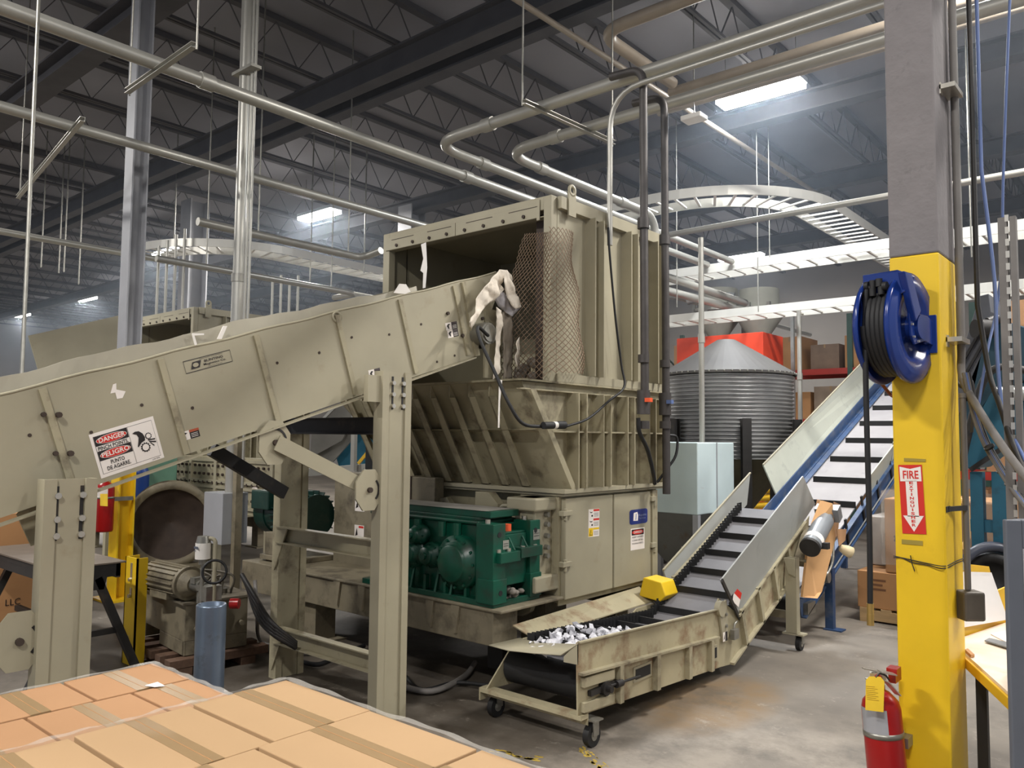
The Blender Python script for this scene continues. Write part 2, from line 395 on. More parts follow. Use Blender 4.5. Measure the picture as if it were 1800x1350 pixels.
# ------------------------------------------------------------------ columns
def column(x, y, w_, d_, zt, lab, zy):
    t = thing('steel_column', (x, y, 0), lab, 'column')
    def seg(z0, z1):
        b = MB(); b.prism([(x-w_/2, y-d_/2, z0), (x+w_/2, y-d_/2, z0), (x+w_/2, y+d_/2, z0), (x-w_/2, y+d_/2, z0)], (0, 0, z1-z0)); return b
    build('painted_base', seg(.02, zy), YEL, t, .008); build('shaft', seg(zy, zt), COLG, t, .008)
    b = MB(); b.box((x-w_/2-.08, y-d_/2-.08, 0), (x+w_/2+.08, y+d_/2+.08, .02)); build('base_plate', b, YEL, t)
    return t
column(-.885, 3.80, .195, .30, 6.6, 'big square column, yellow below and grey above, carrying the blue hose reel', 2.49)
# I-beam column at left
cx, cy = -8.47, 3.70
t = thing('steel_column', (cx, cy, 0), 'grey I-beam column behind the tan infeed conveyor, yellow near the floor', 'column')
b = MB(); b.ibeam((cx, cy, 1.75), (cx, cy, 6.6), .19, .17, .016, (0, 1, 0)); build('shaft', b, COLB, t)
b = MB(); b.ibeam((cx, cy, .02), (cx, cy, 1.75), .19, .17, .016, (0, 1, 0)); build('painted_base', b, YEL, t)
b = MB(); b.box((cx-.2, cy-.2, 0), (cx+.2, cy+.2, .02)); build('base_plate', b, YEL, t)
# far columns
for X, Y, lab, m_ in ((-15.9, 8.2, 'far light grey column with thin conduits, just right of the I-beam column', COLB), (-12.6, 11.35, 'far pale column standing between the grey post and the shredder hood', COLB)):
    b = MB(); b.ibeam((X, Y, 0), (X, Y, 6.6), .42, .42, .03, (0, 1, 0)); tag(build('steel_column', b, m_), lab, 'column')

# ------------------------------------------------------------------ pipes and conduits
def pipe(name, pts, r, mt, lab, cat='pipe', rad=.2, couplings=(), n=14, grp=None, rods=()):
    t = thing(name, pts[0], lab, cat, grp); b = MB(); b.tube(fillet(pts, rad), r, n); build('pipe_run', b, mt, t)
    for c_, ax in couplings:
        c_ = V(c_); ax = V(ax).normalized(); q = MB(); q.cyl(c_-ax*.06, c_+ax*.06, r*1.22, n=n); build('coupling', q, mt, t)
    for p in rods: q = MB(); q.tube([V(p), V((p[0], p[1], 7.42))], .01, 6); build('hanger_rod', q, STEEL, t)
    return t
Z = 4.6
pipe('conduit', [(-6.1, -4, Z), (-6.1, 12.1, Z)], .056, PIPEW, 'long thick pale conduit crossing from the top left corner to behind the shredder hood', 'conduit', couplings=[((-6.1, 3.2, Z), (0, 1, 0)), ((-6.1, 6.3, Z), (0, 1, 0))])
pipe('conduit', [(8, 5.34, Z), (-5.66, 5.34, Z), (-5.66, 12.1, Z)], .052, PIPEW, 'thick conduit with a bend, nearer the camera of the two bent ones above the hood', 'conduit', .38, couplings=[((-4.9, 5.34, Z), (1, 0, 0)), ((-5.66, 6.1, Z), (0, 1, 0)), ((-5.66, 7.6, Z), (0, 1, 0))])
pipe('conduit', [(8, 5.98, Z), (-5.27, 5.98, Z), (-5.27, 9.0, Z), (-5.27, 9.0, Z-.6)], .052, PIPEW, 'thick bent conduit that drops down behind the shredder hood', 'conduit', .38, couplings=[((-4.6, 5.98, Z), (1, 0, 0)), ((-5.27, 6.6, Z), (0, 1, 0)), ((-5.27, 8.2, Z), (0, 1, 0))])
pipe('conduit', [(-8.0, -3, Z), (-8.0, 22, Z)], .05, PIPEW, 'second long pale conduit below the first, passing behind the I-beam column', 'conduit')
pipe('conduit', [(-13.05, -3, Z), (-13.05, 22, Z)], .05, PIPEW, 'thinner far conduit crossing low at the left edge, third from the top', 'conduit')
pipe('conduit', [(-8.85, 4.6, 4.2), (-8.85, 7.05, 4.2), (-8.45, 7.05, 4.25)], .05, PIPEW, 'bright conduit with a short bent end under the lit lamp left of the hood', 'conduit', .25, rods=((-8.85, 5.4, 4.2), (-8.85, 6.8, 4.2)))
pipe('conduit', [(-10.3, 4.8, 4.0), (-10.3, 8.1, 4.0), (-10.9, 8.1, 4.0)], .045, PIPEW, 'lowest bright conduit passing behind the round grey post', 'conduit', rods=((-10.3, 5.5, 4.0), (-10.3, 7.6, 4.0)))
p0 = pz(1180, 412, 4.2); p1 = pz(1562, 343, 4.2)
pipe('conduit', [(p0.x-1.5, p0.y, 4.2), (8, p0.y, 4.2)], .035, PIPEW, 'thin pale conduit running to the right in front of the curved cable tray', 'conduit')
pv = px(1072, 372, -3.42)
pipe('conduit', [(-3.42, pv.y, 3.2), (-3.42, pv.y, 4.42), (8, pv.y, 4.42)], .022, PIPEW, 'slim conduit rising from the hood edge and bending away to the right', 'conduit', .3)
pipe('conduit', [(-5.3, 2, 6.3), (-5.2, 16, 6.3)], .035, PIPEB, 'thin brownish conduit high under the roof, crossing the bend of the thick conduits', 'conduit')
pipe('conduit', [(9, 6.5, 5.8), (-4.45, 6.5, 5.8), (-4.45, 8.0, 5.8)], .065, PIPEB, 'thick brownish pipe bending high up, top right of the drop pipes', 'pipe', .3)
pipe('conduit', [(-4.6, 8.2, 5.8), (9, 8.2, 5.8)], .06, PIPEB, 'upper of two brownish pipes high up left of the grey column', 'pipe')
pipe('conduit', [(-5.0, 8.62, 5.8), (9, 8.62, 5.8)], .05, PIPEB, 'lower of two brownish pipes high up left of the grey column', 'pipe')
# two dark drop pipes beside the hood
def drop(x, y, top, bot, lab, valve_z):
    t = thing('drop_pipe', (x, y, bot), lab, 'pipe')
    b = MB(); b.tube(fillet([(x, y+.02, bot), (x, y, top), (x-.3, y, top+.02)], .12), .032, 14); build('pipe_run', b, PIPED, t)
    b = MB(); b.cyl((x, y, valve_z-.09), (x, y, valve_z+.09), .05); b.cyl((x, y, valve_z-.2), (x, y, valve_z-.14), .045); b.cyl((x, y, valve_z+.3), (x, y, valve_z+.36), .042)
    b.cyl((x, y, 3.3), (x, y, 3.38), .045); each('coupling', b, PIPED, t)
    b = MB(); b.box((x+.04, y-.05, valve_z+.0), (x+.085, y-.01, valve_z+.03)); build('valve_handle', b, AMBER if x > -3.22 else CABLEB, t)
    return t
drop(-3.15, 5.2, 4.56, 1.88, 'dark drop pipe with a red-handled valve, left one beside the hood', 1.97)
drop(-3.28, 5.75, 4.56, 1.25, 'dark drop pipe with rusty joints, right one beside the hood', 1.98)
# grey post conduit at left of the hood and its companions
gx, gy = -6.95, 4.05
q = px(416, 575, gx); gy = q.y
t = thing('round_post', (gx, gy, 0), 'tall light grey round post just left of the centre, rising past the conveyor', 'post')
b = MB(); b.cyl((gx, gy, 1.15), (gx, gy, 3.2), .058); b.cyl((gx, gy, 3.2), (gx, gy, 7.4), .052); build('post_tube', b, PIPEW, t)
b = MB(); b.cyl((gx, gy, 3.16), (gx, gy, 3.24), .064); b.box((gx-.09, gy-.09, 5.2), (gx+.26, gy+.02, 5.23)); build('clamp', b, STEEL, t)
for k, dx in enumerate((.13, .19)):
    b = MB(); b.tube([(gx+dx, gy, 1.2), (gx+dx, gy, 7.4)], .014, 8)
    tag(build('conduit', b, PIPEW), ('thin conduit close beside the round grey post', 'outer thin conduit right of the round grey post')[k], 'conduit')

# ------------------------------------------------------------------ haze volume added to imitate the lens glow round the lamps
hz = bpy.data.materials.new('lamp_glow_haze'); hz.use_nodes = True; nt = hz.node_tree
for n_ in list(nt.nodes):
    if n_.type != 'OUTPUT_MATERIAL': nt.nodes.remove(n_)
vsn = nt.nodes.new('ShaderNodeVolumeScatter'); vsn.inputs['Density'].default_value = .0065; vsn.inputs['Anisotropy'].default_value = .6; vsn.inputs['Color'].default_value = (.72, .84, 1, 1)
nt.links.new(vsn.outputs[0], nt.nodes['Material Output'].inputs['Volume'])
b = MB(); b.box((-45.9, 3.9, 2.9), (11.9, 23.9, 7.41)); hall_haze = build('hall_haze', b, hz); hall_haze['kind'] = 'stuff'; hall_haze['label'] = 'faint bluish haze volume added under the roof for the glow around the lamps'; hall_haze['category'] = 'haze'

# ------------------------------------------------------------------ cable trays
def ladder(path, wdt, hgt, mt, lab, rung=.3, name='cable_tray'):
    """two side rails following path (left/right offset) with rungs between"""
    P = [V(p) for p in path]; L_, R_ = [], []
    for i, p in enumerate(P):
        d = (P[min(i+1, len(P)-1)]-P[max(i-1, 0)]).normalized(); s_ = V((-d.y, d.x, 0)).normalized()
        L_.append(p+s_*wdt/2); R_.append(p-s_*wdt/2)
    t = thing(name, P[0], lab, 'cable tray')
    for side in (L_, R_):
        b = MB()
        for a, c in zip(side, side[1:]): b.box  # keep
        for a, c in zip(side, side[1:]):
            dd = (c-a).normalized()*.004; b.bar(a-dd, c+dd, .02, hgt)
        build('side_rail', b, mt, t)
    b = MB(); dist = 0; nxt = .1
    for i in range(len(P)-1):
        seg = (P[i+1]-P[i]).length
        while nxt <= dist+seg:
            f = (nxt-dist)/seg; a = L_[i].lerp(L_[i+1], f); c = R_[i].lerp(R_[i+1], f); a.z -= hgt*.3; c.z -= hgt*.3
            b.bar(a, c, .035, .02); nxt += rung
        dist += seg
    each('rung', b, mt, t)
    return t
TRAYM = mat('aluminium_tray', (214, 212, 204), .4, .3, .04, 4)
ladder([(-7.3, 12.45, 4.55), (9, 12.45, 4.55)], .55, .15, TRAYM, 'straight aluminium cable tray, upper of the pair crossing behind the yellow column')
ladder([(-7.2, 12.35, 3.75), (9, 12.35, 3.75)], .55, .13, TRAYM, 'straight aluminium cable tray, lower of the pair in front of the cyclones')
arc = [(-9.5, 9.72, 5.0)] + [(-5.6+1.6*math.sin(a_), 11.32-1.6*math.cos(a_), 5.0) for a_ in [PI/2*k/14 for k in range(15)]] + [(-4.0, 16.5, 5.0)]
ladder(arc, .55, .13, TRAYM, 'curved cable tray bending away above the grain silo', .24)
arc = [(-14.6, 6.6, 5.0)] + [(-14.2+1.6*math.sin(a_), 8.2-1.6*math.cos(a_), 5.0) for a_ in [PI/2*k/14 for k in range(15)]] + [(-12.6, 17, 5.0)]
ladder(arc, .6, .14, TRAYM, 'far curved cable tray seen between the I-beam column and the hood', .28)
# strut hangers
def strut(pa, pb, rods, lab, r=.022):
    t = thing('strut_hanger', pa, lab, 'hanger')
    b = MB(); b.chan(pa, pb, .042, .042, .005); build('strut_channel', b, PIPEW, t)
    for p in rods:
        b = MB(); b.tube([V(p)-V((0, 0, .03)), V((p[0], p[1], 7.42))], .008, 6); build('hanger_rod', b, STEEL, t)
    return t
a, c = pz(228, 162, 4.53), pz(346, 80, 4.53)
strut(a, c, (tuple(a), tuple(c)), 'strut hanger slung under the thick conduit right of the I-beam column top')
a, c = pz(35, 347, 4.5), pz(150, 210, 4.5)
strut(a, c, (tuple(a),), 'slanting strut hanger at the left edge beside the thin rod')
a, c = V((-5.75, 4.75, 4.53)), V((-3.0, 6.6, 4.53))
a, c = pz(918, 180, 4.54), pz(1076, 252, 4.54)
strut(a, c, ((a.x, a.y, a.z), (c.x, c.y, c.z)), 'slotted strut hanger carrying the two bent conduits above the hood')
for (xa, ya), (xb, yb), zz, lab in (((690, 960), (0, 0), 0, ''),)[:0]: pass
for (pxa, pya), (pxb, pyb), zz, lab in (((1186, 500), (1330, 512), 3.9, 'bare duct rod'),)[:0]: pass
# hanging rods and cables near the camera
for k, (xx, y0_, y1_, dep, r, mt, lab) in enumerate((
        (1190, 400, 540, 12.5, .008, STEEL, 'thin rod holding the straight cable trays, leftmost above the silo'),
        (1333, 270, 548, 12.2, .009, STEEL, 'thin rod holding the straight cable trays above the cyclones, left of a pair'),
        (1353, 290, 452, 12.4, .009, STEEL, 'thin rod holding the straight cable trays above the cyclones, right of a pair'),
        (1692, 200, 452, 9.0, .009, STEEL, 'thin rod right of the yellow column, first of two'),
        (1708, 205, 452, 9.0, .009, STEEL, 'thin rod right of the yellow column, second of two'))):
    a = pd(xx, y1_, dep); top = V((a.x, a.y, 7.42)); b = MB(); b.tube([a, top], r, 6)
    tag(build('hanger_rod', b, mt), lab, 'rod')
for xx, yb_, dep, lab in ((52, 470, 4.6, 'pale thin cable hanging straight down at the far left'),):
    a = pd(xx-14, 662, dep); a2 = pd(68, 0, dep+.5); dr = (a2-a); b = MB(); b.tube([a, a+dr*1.6], .012, 8)
    tag(build('hanging_cable', b, STEEL), lab, 'cable')
# small pendant fixture and second lamp's conduit loop
a = pd(1220, 208, 9.5)
t = thing('pendant_box', a, 'small white box hanging on a rod left of the brightest ceiling light', 'junction box')
b = MB(); b.box(a-V((.13, .1, .03)), a+V((.13, .1, .03))); build('box_body', b, WHITE, t, .01)
b = MB(); b.tube([a+V((0, 0, .03)), V((a.x, a.y, 7.42))], .008, 6); build('hanger_rod', b, STEEL, t)
# conduit rack descending at the far left column
for k in range(4):
    a = pd(272+k*15, 620, 13.5); b = MB(); b.tube([(a.x, a.y, 0), (a.x, a.y, 4.9+.1*k)], .025, 8)
    tag(build('conduit', b, PIPEW), ('first', 'second', 'third', 'fourth')[k]+' from the left of four upright conduits behind the far tan hood', 'conduit', 'upright conduits beside the I-beam column')
for k in range(4):
    a = pd(478+k*15, 540, 14.0); b = MB(); b.tube([(a.x, a.y, 0), (a.x, a.y, 4.4+.1*(k % 2))], .024, 8)
    tag(build('conduit', b, PIPEW), ('first', 'second', 'third', 'fourth')[k]+' from the left of four far conduits between round post and hood', 'conduit', 'upright conduits left of the hood')
# rods standing in front of racks by the silo
for xx, yt, yb, dep, r, lab in ((1232, 418, 775, 9.3, .032, 'upright pale pipe in front of the grain silo'), (1404, 535, 790, 12.5, .035, 'upright pale pipe right of the grain silo, by the rack')):
    a = pd(xx, yt, dep); c = pd(xx, yb, dep); b = MB(); b.tube([(a.x, a.y, 0), (a.x, a.y, a.z)], r, 12)
    b.cyl((a.x, a.y, (a.z+c.z)/2-.05), (a.x, a.y, (a.z+c.z)/2+.05), r*1.25)
    tag(build('upright_pipe', b, PIPEW), lab, 'pipe')

# ================================================================== GRAIN SILO
sc_ = pd(1277, 700, 10.6); sx, sy = sc_.x, sc_.y; R = .84
zt = pd(1277, 652, 10.0).z; zb = pd(1277, 806, 10.0).z; zp = pd(1265, 597, 10.6).z
t = thing('grain_silo', (sx, sy, 0), 'corrugated steel silo with a conical roof behind the pale blue bin', 'silo')
prof = []; k = 0; z = zb
NR = 22; hh = (zt-zb)/NR
for i in range(NR*6+1): prof.append((R+.018*math.cos(2*PI*i/6), zb+hh*i/6))
b = MB(); b.lathe(prof, (sx, sy, 0), n=72); build('corrugated_wall', b, SILO, t)
b = MB(); b.lathe([(R+.05, zt-.03), (R+.05, zt), (.12, zp), (0, zp)], (sx, sy, 0), n=48, smooth=False); build('cone_roof', b, SILOT, t)
b = MB()
for i in range(60):
    a_ = 2*PI*i/60; b.sphere((sx+(R+.045)*math.cos(a_), sy+(R+.045)*math.sin(a_), zt-.012), .014, 6)
each('roof_bolt', b, STEEL, t)
b = MB(); b.lathe([(R, zb), (.14, .55), (.14, .42)], (sx, sy, 0), n=48); build('hopper_cone', b, mat('dull_hopper_sheet', (96, 90, 70), .7, .1), t)
for i in range(6):
    a_ = 2*PI*i/6+math.radians(10); x, y = sx+(R+.06)*math.cos(a_), sy+(R+.06)*math.sin(a_); b = MB(); b.ibeam((x, y, 0), (x, y, zb+.5), .11, .10, .01, (math.cos(a_), math.sin(a_), 0)); build('leg', b, BLKST, t)
# ================================================================== PALE BIN
bx_, by_ = pd(1165, 775, 7.9), pd(1290, 782, 7.9)
x0, y0 = -4.45, 7.62; x1 = px(1228, 780, -4.0)
B = py(1226, 778, 7.5); A = B-V((.95, 0, 0)); y2_ = px(1290, 782, B.x).y
t = thing('hopper_bin', (A.x, 7.5, 0), 'pale blue painted bin with rust stains, standing in front of the grain silo', 'bin')
zt_, zm, zl = A.z, pd(1228, 900, 8).z-.05, .35
cxb = (A.x+B.x)/2; xm = cxb
b = MB(); b.box((A.x, 7.5, zm), (B.x, y2_, zt_)); build('bin_body', b, BINW, t, .01)
b = MB(); yy = (7.5, 8.4)
b.add([(A.x, 7.5, zm), (B.x, 7.5, zm), (B.x, y2_, zm), (A.x, y2_, zm), (cxb-.1, 7.85, zl), (cxb+.1, 7.85, zl), (cxb+.1, 8.05, zl), (cxb-.1, 8.05, zl)],
      [(0, 1, 5, 4), (1, 2, 6, 5), (2, 3, 7, 6), (3, 0, 4, 7), (4, 5, 6, 7)]); build('lower_funnel', b, mat('grey_funnel_sheet', (118, 120, 118), .6, .1, .1, 4, (110, 84, 60), .35, 5), t)
for x in (A.x+.03, B.x-.03):
    for y in (7.53, y2_-.03): b = MB(); b.box((x-.03, y-.03, 0), (x+.03, y+.03, zm)); build('leg', b, GREY, t)
b = MB(); b.box((B.x, (7.5+y2_)/2-.006, zm), (B.x+.01, (7.5+y2_)/2+.006, zt_)); build('seam', b, GREY, t)
# yellow hoses on the floor behind
for k in range(4):
    a = pd(1345, 862+k*13, 12.6); c = pd(1400, 858+k*13, 12.8); b = MB(); b.tube([a-(c-a)*2, a, c, c+(c-a)], .055, 10)
    tag(build('yellow_hose', b, YELD), ('top', 'second', 'third', 'lowest')[k]+' of the stacked yellow tubes under the silo', 'hose')
# ================================================================== RED BIN AND CYCLONES
N_ = pd(1341, 583, 13.2); tz = N_.z; bz = pd(1341, 640, 13.2).z
t = thing('red_bin', (N_.x, N_.y, 0), 'big orange-red box raised on legs behind the silo roof', 'bin')
b = MB(); b.box((N_.x-1.6, N_.y, bz-.2), (N_.x, N_.y+.85, tz)); build('bin_body', b, REDB, t, .01)
for x in (N_.x-1.5, N_.x-.1):
    for y in (N_.y+.08, N_.y+.77): b = MB(); b.box((x-.04, y-.04, 0), (x+.04, y+.04, bz-.2)); build('leg', b, REDB, t)
def cyclone(xx, dep, lab, rr):
    c = pd(xx, 520, dep); zt2 = pd(xx, 510, dep).z; zr = pd(xx, 556, dep).z; zc = pd(xx, 600, dep).z
    t = thing('cyclone_separator', (c.x, c.y, zc), lab, 'cyclone')
    b = MB(); b.lathe([(0, zt2), (rr*.82, zt2), (rr*.85, zr+.12), (rr, zr+.1), (rr, zr-.02), (.13, zc), (.1, zc-.5)], (c.x, c.y, 0), n=32); build('cyclone_body', b, CYC, t)
    b = MB(); b.lathe([(rr*1.08, zr+.12), (rr*1.08, zr+.06), (rr, zr+.06)], (c.x, c.y, 0), n=32, smooth=False)
    build('clamp_ring', b, STEEL, t); b = MB()
    for i in range(8): a_ = i*PI/4; b.box((c.x+rr*1.04*math.cos(a_)-.03, c.y+rr*1.04*math.sin(a_)-.03, zr+.02), (c.x+rr*1.04*math.cos(a_)+.03, c.y+rr*1.04*math.sin(a_)+.03, zr+.2))
    each('clamp', b, STEEL, t)
    b = MB(); b.tube(smooth_path([(c.x-rr, c.y-.1, zt2-.1), (c.x-rr-.5, c.y-.2, zt2-.02), (c.x-rr-.9, c.y-.3, zt2-.1)]), .09, 12); build('inlet_duct', b, GALV, t)
    for s_ in (-1, 1): b = MB(); b.box((c.x+s_*rr*1.1-.03, c.y+.35, 0), (c.x+s_*rr*1.1+.03, c.y+.41, zr)); build('leg', b, GALV, t)
cyclone(1262, 15.6, 'grey cyclone separator above the silo peak, left of two', .46)
cyclone(1334, 15.0, 'grey cyclone separator above the red bin, right of two', .44)
for k, (y0_, y1_) in enumerate(((488, 533), (512, 548))):
    a, c = pd(1176, y0_, 12.9), pd(1310, y1_, 14); b = MB(); b.tube([a-(c-a)*1.2, a, c], .065, 12)
    tag(build('duct_pipe', b, PIPEW), ('upper', 'lower')[k]+' pale duct slanting behind the hood towards the cyclones', 'duct')

# ================================================================== PALLET RACKS WITH BOXES
def rack(x0, x1, y, levels, lab, bays=1, dep=1.0, ht=None):
    t = thing('pallet_rack', (x0, y, 0), lab, 'rack'); H_ = ht or levels[-1]+1.3
    for k in range(bays+1):
        x = x0+(x1-x0)*k/bays
        for yy in (y, y+dep): b = MB(); b.box((x-.05, yy-.04, 0), (x+.05, yy+.04, H_)); build('upright', b, GRN, t)
        b = MB(); z = .3; s_ = 0
        while z < H_-.6: b.bar((x, y+(0 if s_ else dep), z), (x, y+(dep if s_ else 0), z+.5), .03, .03); z += .5; s_ ^= 1
        each('frame_brace', b, GRN, t)
    for z in levels:
        for yy in (y, y+dep): b = MB(); b.box((x0+.05, yy-.03, z-.12), (x1-.05, yy+.03, z)); build('shelf_beam', b, REDR, t)
        b = MB()
        for k in range(7): xx = x0+(x1-x0)*(k+.5)/7; b.box((xx-.05, y+.03, z-.03), (xx+.05, y+dep-.03, z)) 
        each('deck_board', b, WOOD, t)
    return t
def carton(x0, y0, z0, w_, d_, h_, lab, mt=None, grp=None, flapdark=True, name='cardboard_box'):
    t = thing(name, (x0+w_/2, y0+d_/2, z0), lab, 'box', grp)
    b = MB(); b.box((x0, y0, z0), (x0+w_, y0+d_, z0+h_)); build('carton', b, mt or CARDD, t, .004)
    b = MB(); b.box((x0+w_*.47, y0-.003, z0+h_*.86), (x0+w_*.53, y0-.0005, z0+h_)); b.box((x0+w_*.47, y0-.003, z0+h_+.0005), (x0+w_*.53, y0+d_, z0+h_+.003)); build('tape', b, TAPE, t)
    return t
RY = 16.6
a = py(1390, 656, RY); a2 = py(1390, 742, RY); a3 = py(1392, 820, RY)
zl1, zl2 = a2.z+.06, a.z+.06
rx0 = py(1160, 700, RY).x; rx1 = py(1560, 700, RY).x
rack(rx0, rx1+1.5, RY, (zl1, zl2), 'green and red pallet rack by the wall behind the grain silo', 3, 1.1, zl2+1.1)
def rbox(xa, xb, yt, zlev, lab, mt=CARDD, dd=.95):
    A_ = py(xa, yt, RY+.03); B_ = py(xb, yt, RY+.03)
    carton(A_.x, RY+.05, zlev+.003, B_.x-A_.x, dd, A_.z-zlev, lab, mt)
rbox(1366, 1408, 594, zl2, 'brown bulk box on the rack, right beside the red bin')
rbox(1424, 1474, 607, zl2, 'dark low bulk box on the rack, second from the red bin', mat('dark_brown_board', (120, 100, 84), .85))  # an even, darker brown than the other boxes
rbox(1484, 1530, 590, zl2, 'brown box high on the rack next to the hose reel')
rbox(1184, 1228, 608, zl2, 'small orange-brown box on the rack seen left of the silo roof', CARD)
rbox(1386, 1424, 690, zl1, 'tall brown box on the middle rack shelf behind the pale pipe')
rbox(1430, 1490, 680, zl1, 'wrapped pale box on the middle rack shelf right of the pale pipe', mat('wrapped_board', (140, 122, 104), .5))
rbox(1386, 1430, 765, .0, 'brown box on the floor under the rack behind the silo leg')
rbox(1436, 1500, 775, .0, 'brown box under the rack, hidden mostly by the blue conveyor')
rbox(1505, 1560, 690, zl1, 'brown box on the middle shelf close to the yellow column')
# racks at the right behind the teal conveyor
RY2 = 12.8
q1 = py(1740, 845, RY2); q2 = py(1740, 530, RY2)
zA = q1.z+.1
rack(py(1640, 700, RY2).x, 3.6, RY2+.6, (zA, 3.0), 'pallet rack at the right edge behind the teal conveyor', 2, 1.1, 4.2)
RY = RY2+.6
rbox(1732, 1790, 765, zA, 'tan branded box on the rack shelf at the right edge', CARD)
rbox(1742, 1830, 885, .0, 'brown box on the floor under the right-hand rack', CARD)
rbox(1700, 1735, 860, .0, 'box on the floor behind the teal legs at right', CARD)
A_ = py(1740, 590, RY); carton(A_.x, RY+.05, 3.003, 1.4, .95, .75, 'tan box on the top shelf of the right-hand rack', CARD)

for k, (xx, yy, w0) in enumerate(((72, 470, 'leftmost'), (103, 480, 'second from the left'), (112, 478, 'third from the left'), (138, 500, 'fourth from the left'), (306, 420, 'just right of the I-beam column'), (545, 500, 'left of the hood, below the lit lamp'), (640, 480, 'next to the far hood corner'))):
    a = pd(xx, yy, 15); b = MB(); b.tube([(a.x, a.y, a.z), (a.x, a.y, 7.42)], .014, 6)
    tag(build('hanger_rod', b, STEEL), 'thin far hanger rod under the roof, '+w0, 'rod')

# ================================================================== SHREDDER
XR, XL = -3.5, -5.34
YN, YF = 4.56, 6.03          # hood near / far
HB, HT = 2.10, 3.46
sh = thing('shredder', (-4.4, 5.2, 0), 'tall tan industrial shredder with open hood, ribbed hopper and green gearbox', 'shredder')
# hood
b = MB()
b.box((XR-.012, YN, HB), (XR, YF, HT)); b.box((XL, YN, HB), (XL+.012, YF, HT)); b.box((XL, YF-.012, HB), (XR, YF, HT)); b.box((XL, YN, HT-.012), (XR, YF, HT))
hood = build('hood', b, TAN, sh)
b = MB()   # front frame: posts and head member
b.box((XL-.01, YN-.07, HB), (XL+.07, YN, HT)); b.box((XR-.06, YN-.07, HB), (XR+.01, YN, HT)); b.box((XL+.07, YN-.07, HT-.10), (XR-.06, YN, HT))
b.box((XL+.03, YN-.080, HT-.155), (XL+.88, YN-.070, HT-.045)); b.box((XL+.885, YN-.080, HT-.155), (XR-.09, YN-.070, HT-.045)); b.box((XR-.12, YN-.081, HT-.175), (XR-.09, YN-.070, HT-.02)); b.box((XL+.07, YN-.071, HT-.155), (XR-.06, YN-.0, HT-.145))
build('hood_frame', b, TAN, sh, .004)
b = MB()
for k in range(8): x = XL+.18+k*(XR-XL-.42)/7.0; b.cyl((x, YN-.092, HT-.125), (x, YN-.080, HT-.125), .014, n=8)
each('frame_bolt', b, DARKIN, sh)
b = MB()
for k in range(4): x = XL+.25+k*(XR-XL-.5)/3.0; b.box((x-.14, YN-.0815, HT-.072), (x+.14, YN-.080, HT-.067))
each('frame_groove', b, DARKIN, sh)
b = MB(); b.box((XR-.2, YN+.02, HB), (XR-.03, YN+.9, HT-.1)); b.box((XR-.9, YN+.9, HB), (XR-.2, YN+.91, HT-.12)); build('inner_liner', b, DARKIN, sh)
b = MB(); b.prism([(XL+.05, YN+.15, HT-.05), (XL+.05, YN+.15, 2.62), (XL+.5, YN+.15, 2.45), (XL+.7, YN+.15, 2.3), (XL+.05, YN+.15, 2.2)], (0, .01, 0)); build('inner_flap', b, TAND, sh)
# outside ribs on right face
b = MB()
b.box((XR, YN, HT-.09), (XR+.05, YF+.02, HT)); b.box((XR, YN, HB), (XR+.05, YF+.02, HB+.06))
b.box((XR, YF-.04, HB), (XR+.05, YF+.02, HT)); b.box((XR, YN, HB), (XR+.012, YN+.09, HT))
build('hood_edge_frame', b, TAN, sh); b = MB()
for y in (4.93, 5.045, 5.44, 5.54, 5.86, 5.95):
    b.box((XR, y, HB+.06), (XR+.095, y+.012, HT-.09))
each('hood_rib', b, TAN, sh)
for y in (YN+.12,):
    b = MB(); b.box((XR+.05, y-.045, HT-.13), (XR+.062, y+.045, HT+.045)); b.lathe([(.022, 0), (.045, 0), (.045, .014), (.022, .014), (.022, 0)], (XR+.049, y, HT+.065), (1, 0, 0), 24); build('lifting_eye', b, TAN, sh)
# hopper: rim Y 4.18, bottom Y 4.66
R0, RB, ZR, ZB = 4.18, 4.655, 2.085, 1.33
XLB = -5.2
b = MB()
b.prism([(XR, R0, ZR), (XR, YF, ZR), (XR, 6.0, ZB), (XR, RB, ZB)], (-.012, 0, 0))
b.add([(XL-.3, R0, ZR), (XR-.012, R0, ZR), (XR-.012, RB, ZB), (XLB, RB, ZB), (XL-.3, R0+.012, ZR), (XR-.012, R0+.012, ZR), (XR-.012, RB+.012, ZB), (XLB, RB+.012, ZB)], [(0,1,2,3),(7,6,5,4),(0,4,5,1),(1,5,6,2),(2,6,7,3),(3,7,4,0)])
b.prism([(XL-.3, R0, ZR), (XL-.3, YF, ZR), (XLB, YF-.03, ZB), (XLB, RB, ZB)], (.012, 0, 0))
b.box((XL-.3, YF-.012, ZB), (XR, YF, ZR))
build('hopper', b, TAN2, sh)
b = MB(); b.box((XL-.34, R0-.05, ZR), (XR+.05, R0+.35, ZR+.014)); b.box((XR-.2, R0-.05, ZR), (XR+.05, YF+.05, ZR+.014)); b.box((XL-.34, YF-.1, ZR), (XR, YF+.05, ZR+.014))
b.box((XR, R0-.05, ZR-.06), (XR+.05, YF+.05, ZR-.05)); build('rim_flange', b, TAN2, sh)
b = MB()
for x in (-5.42, -5.22, -5.02, -4.82, -4.60, -4.40, -4.20, -4.00, -3.80):     # slanting fins on the front face
    for dx in (0,):
        p = [(x, R0+.0, ZR-.005), (x, R0-.085+.08, ZR-.005), (x, RB, ZB+.01)]
        b.prism([(x, R0, ZR-.005), (x+(.0), R0-.005-.0, ZR-.1), (x, RB-.1, ZB+.01), (x, RB, ZB+.01)], (.012, 0, 0))
        b.prism([(x, R0-.005, ZR-.1), (x, RB-.1, ZB+.01), (x, RB-.095, ZB+.01), (x, R0, ZR-.1)], (.07, 0, 0))
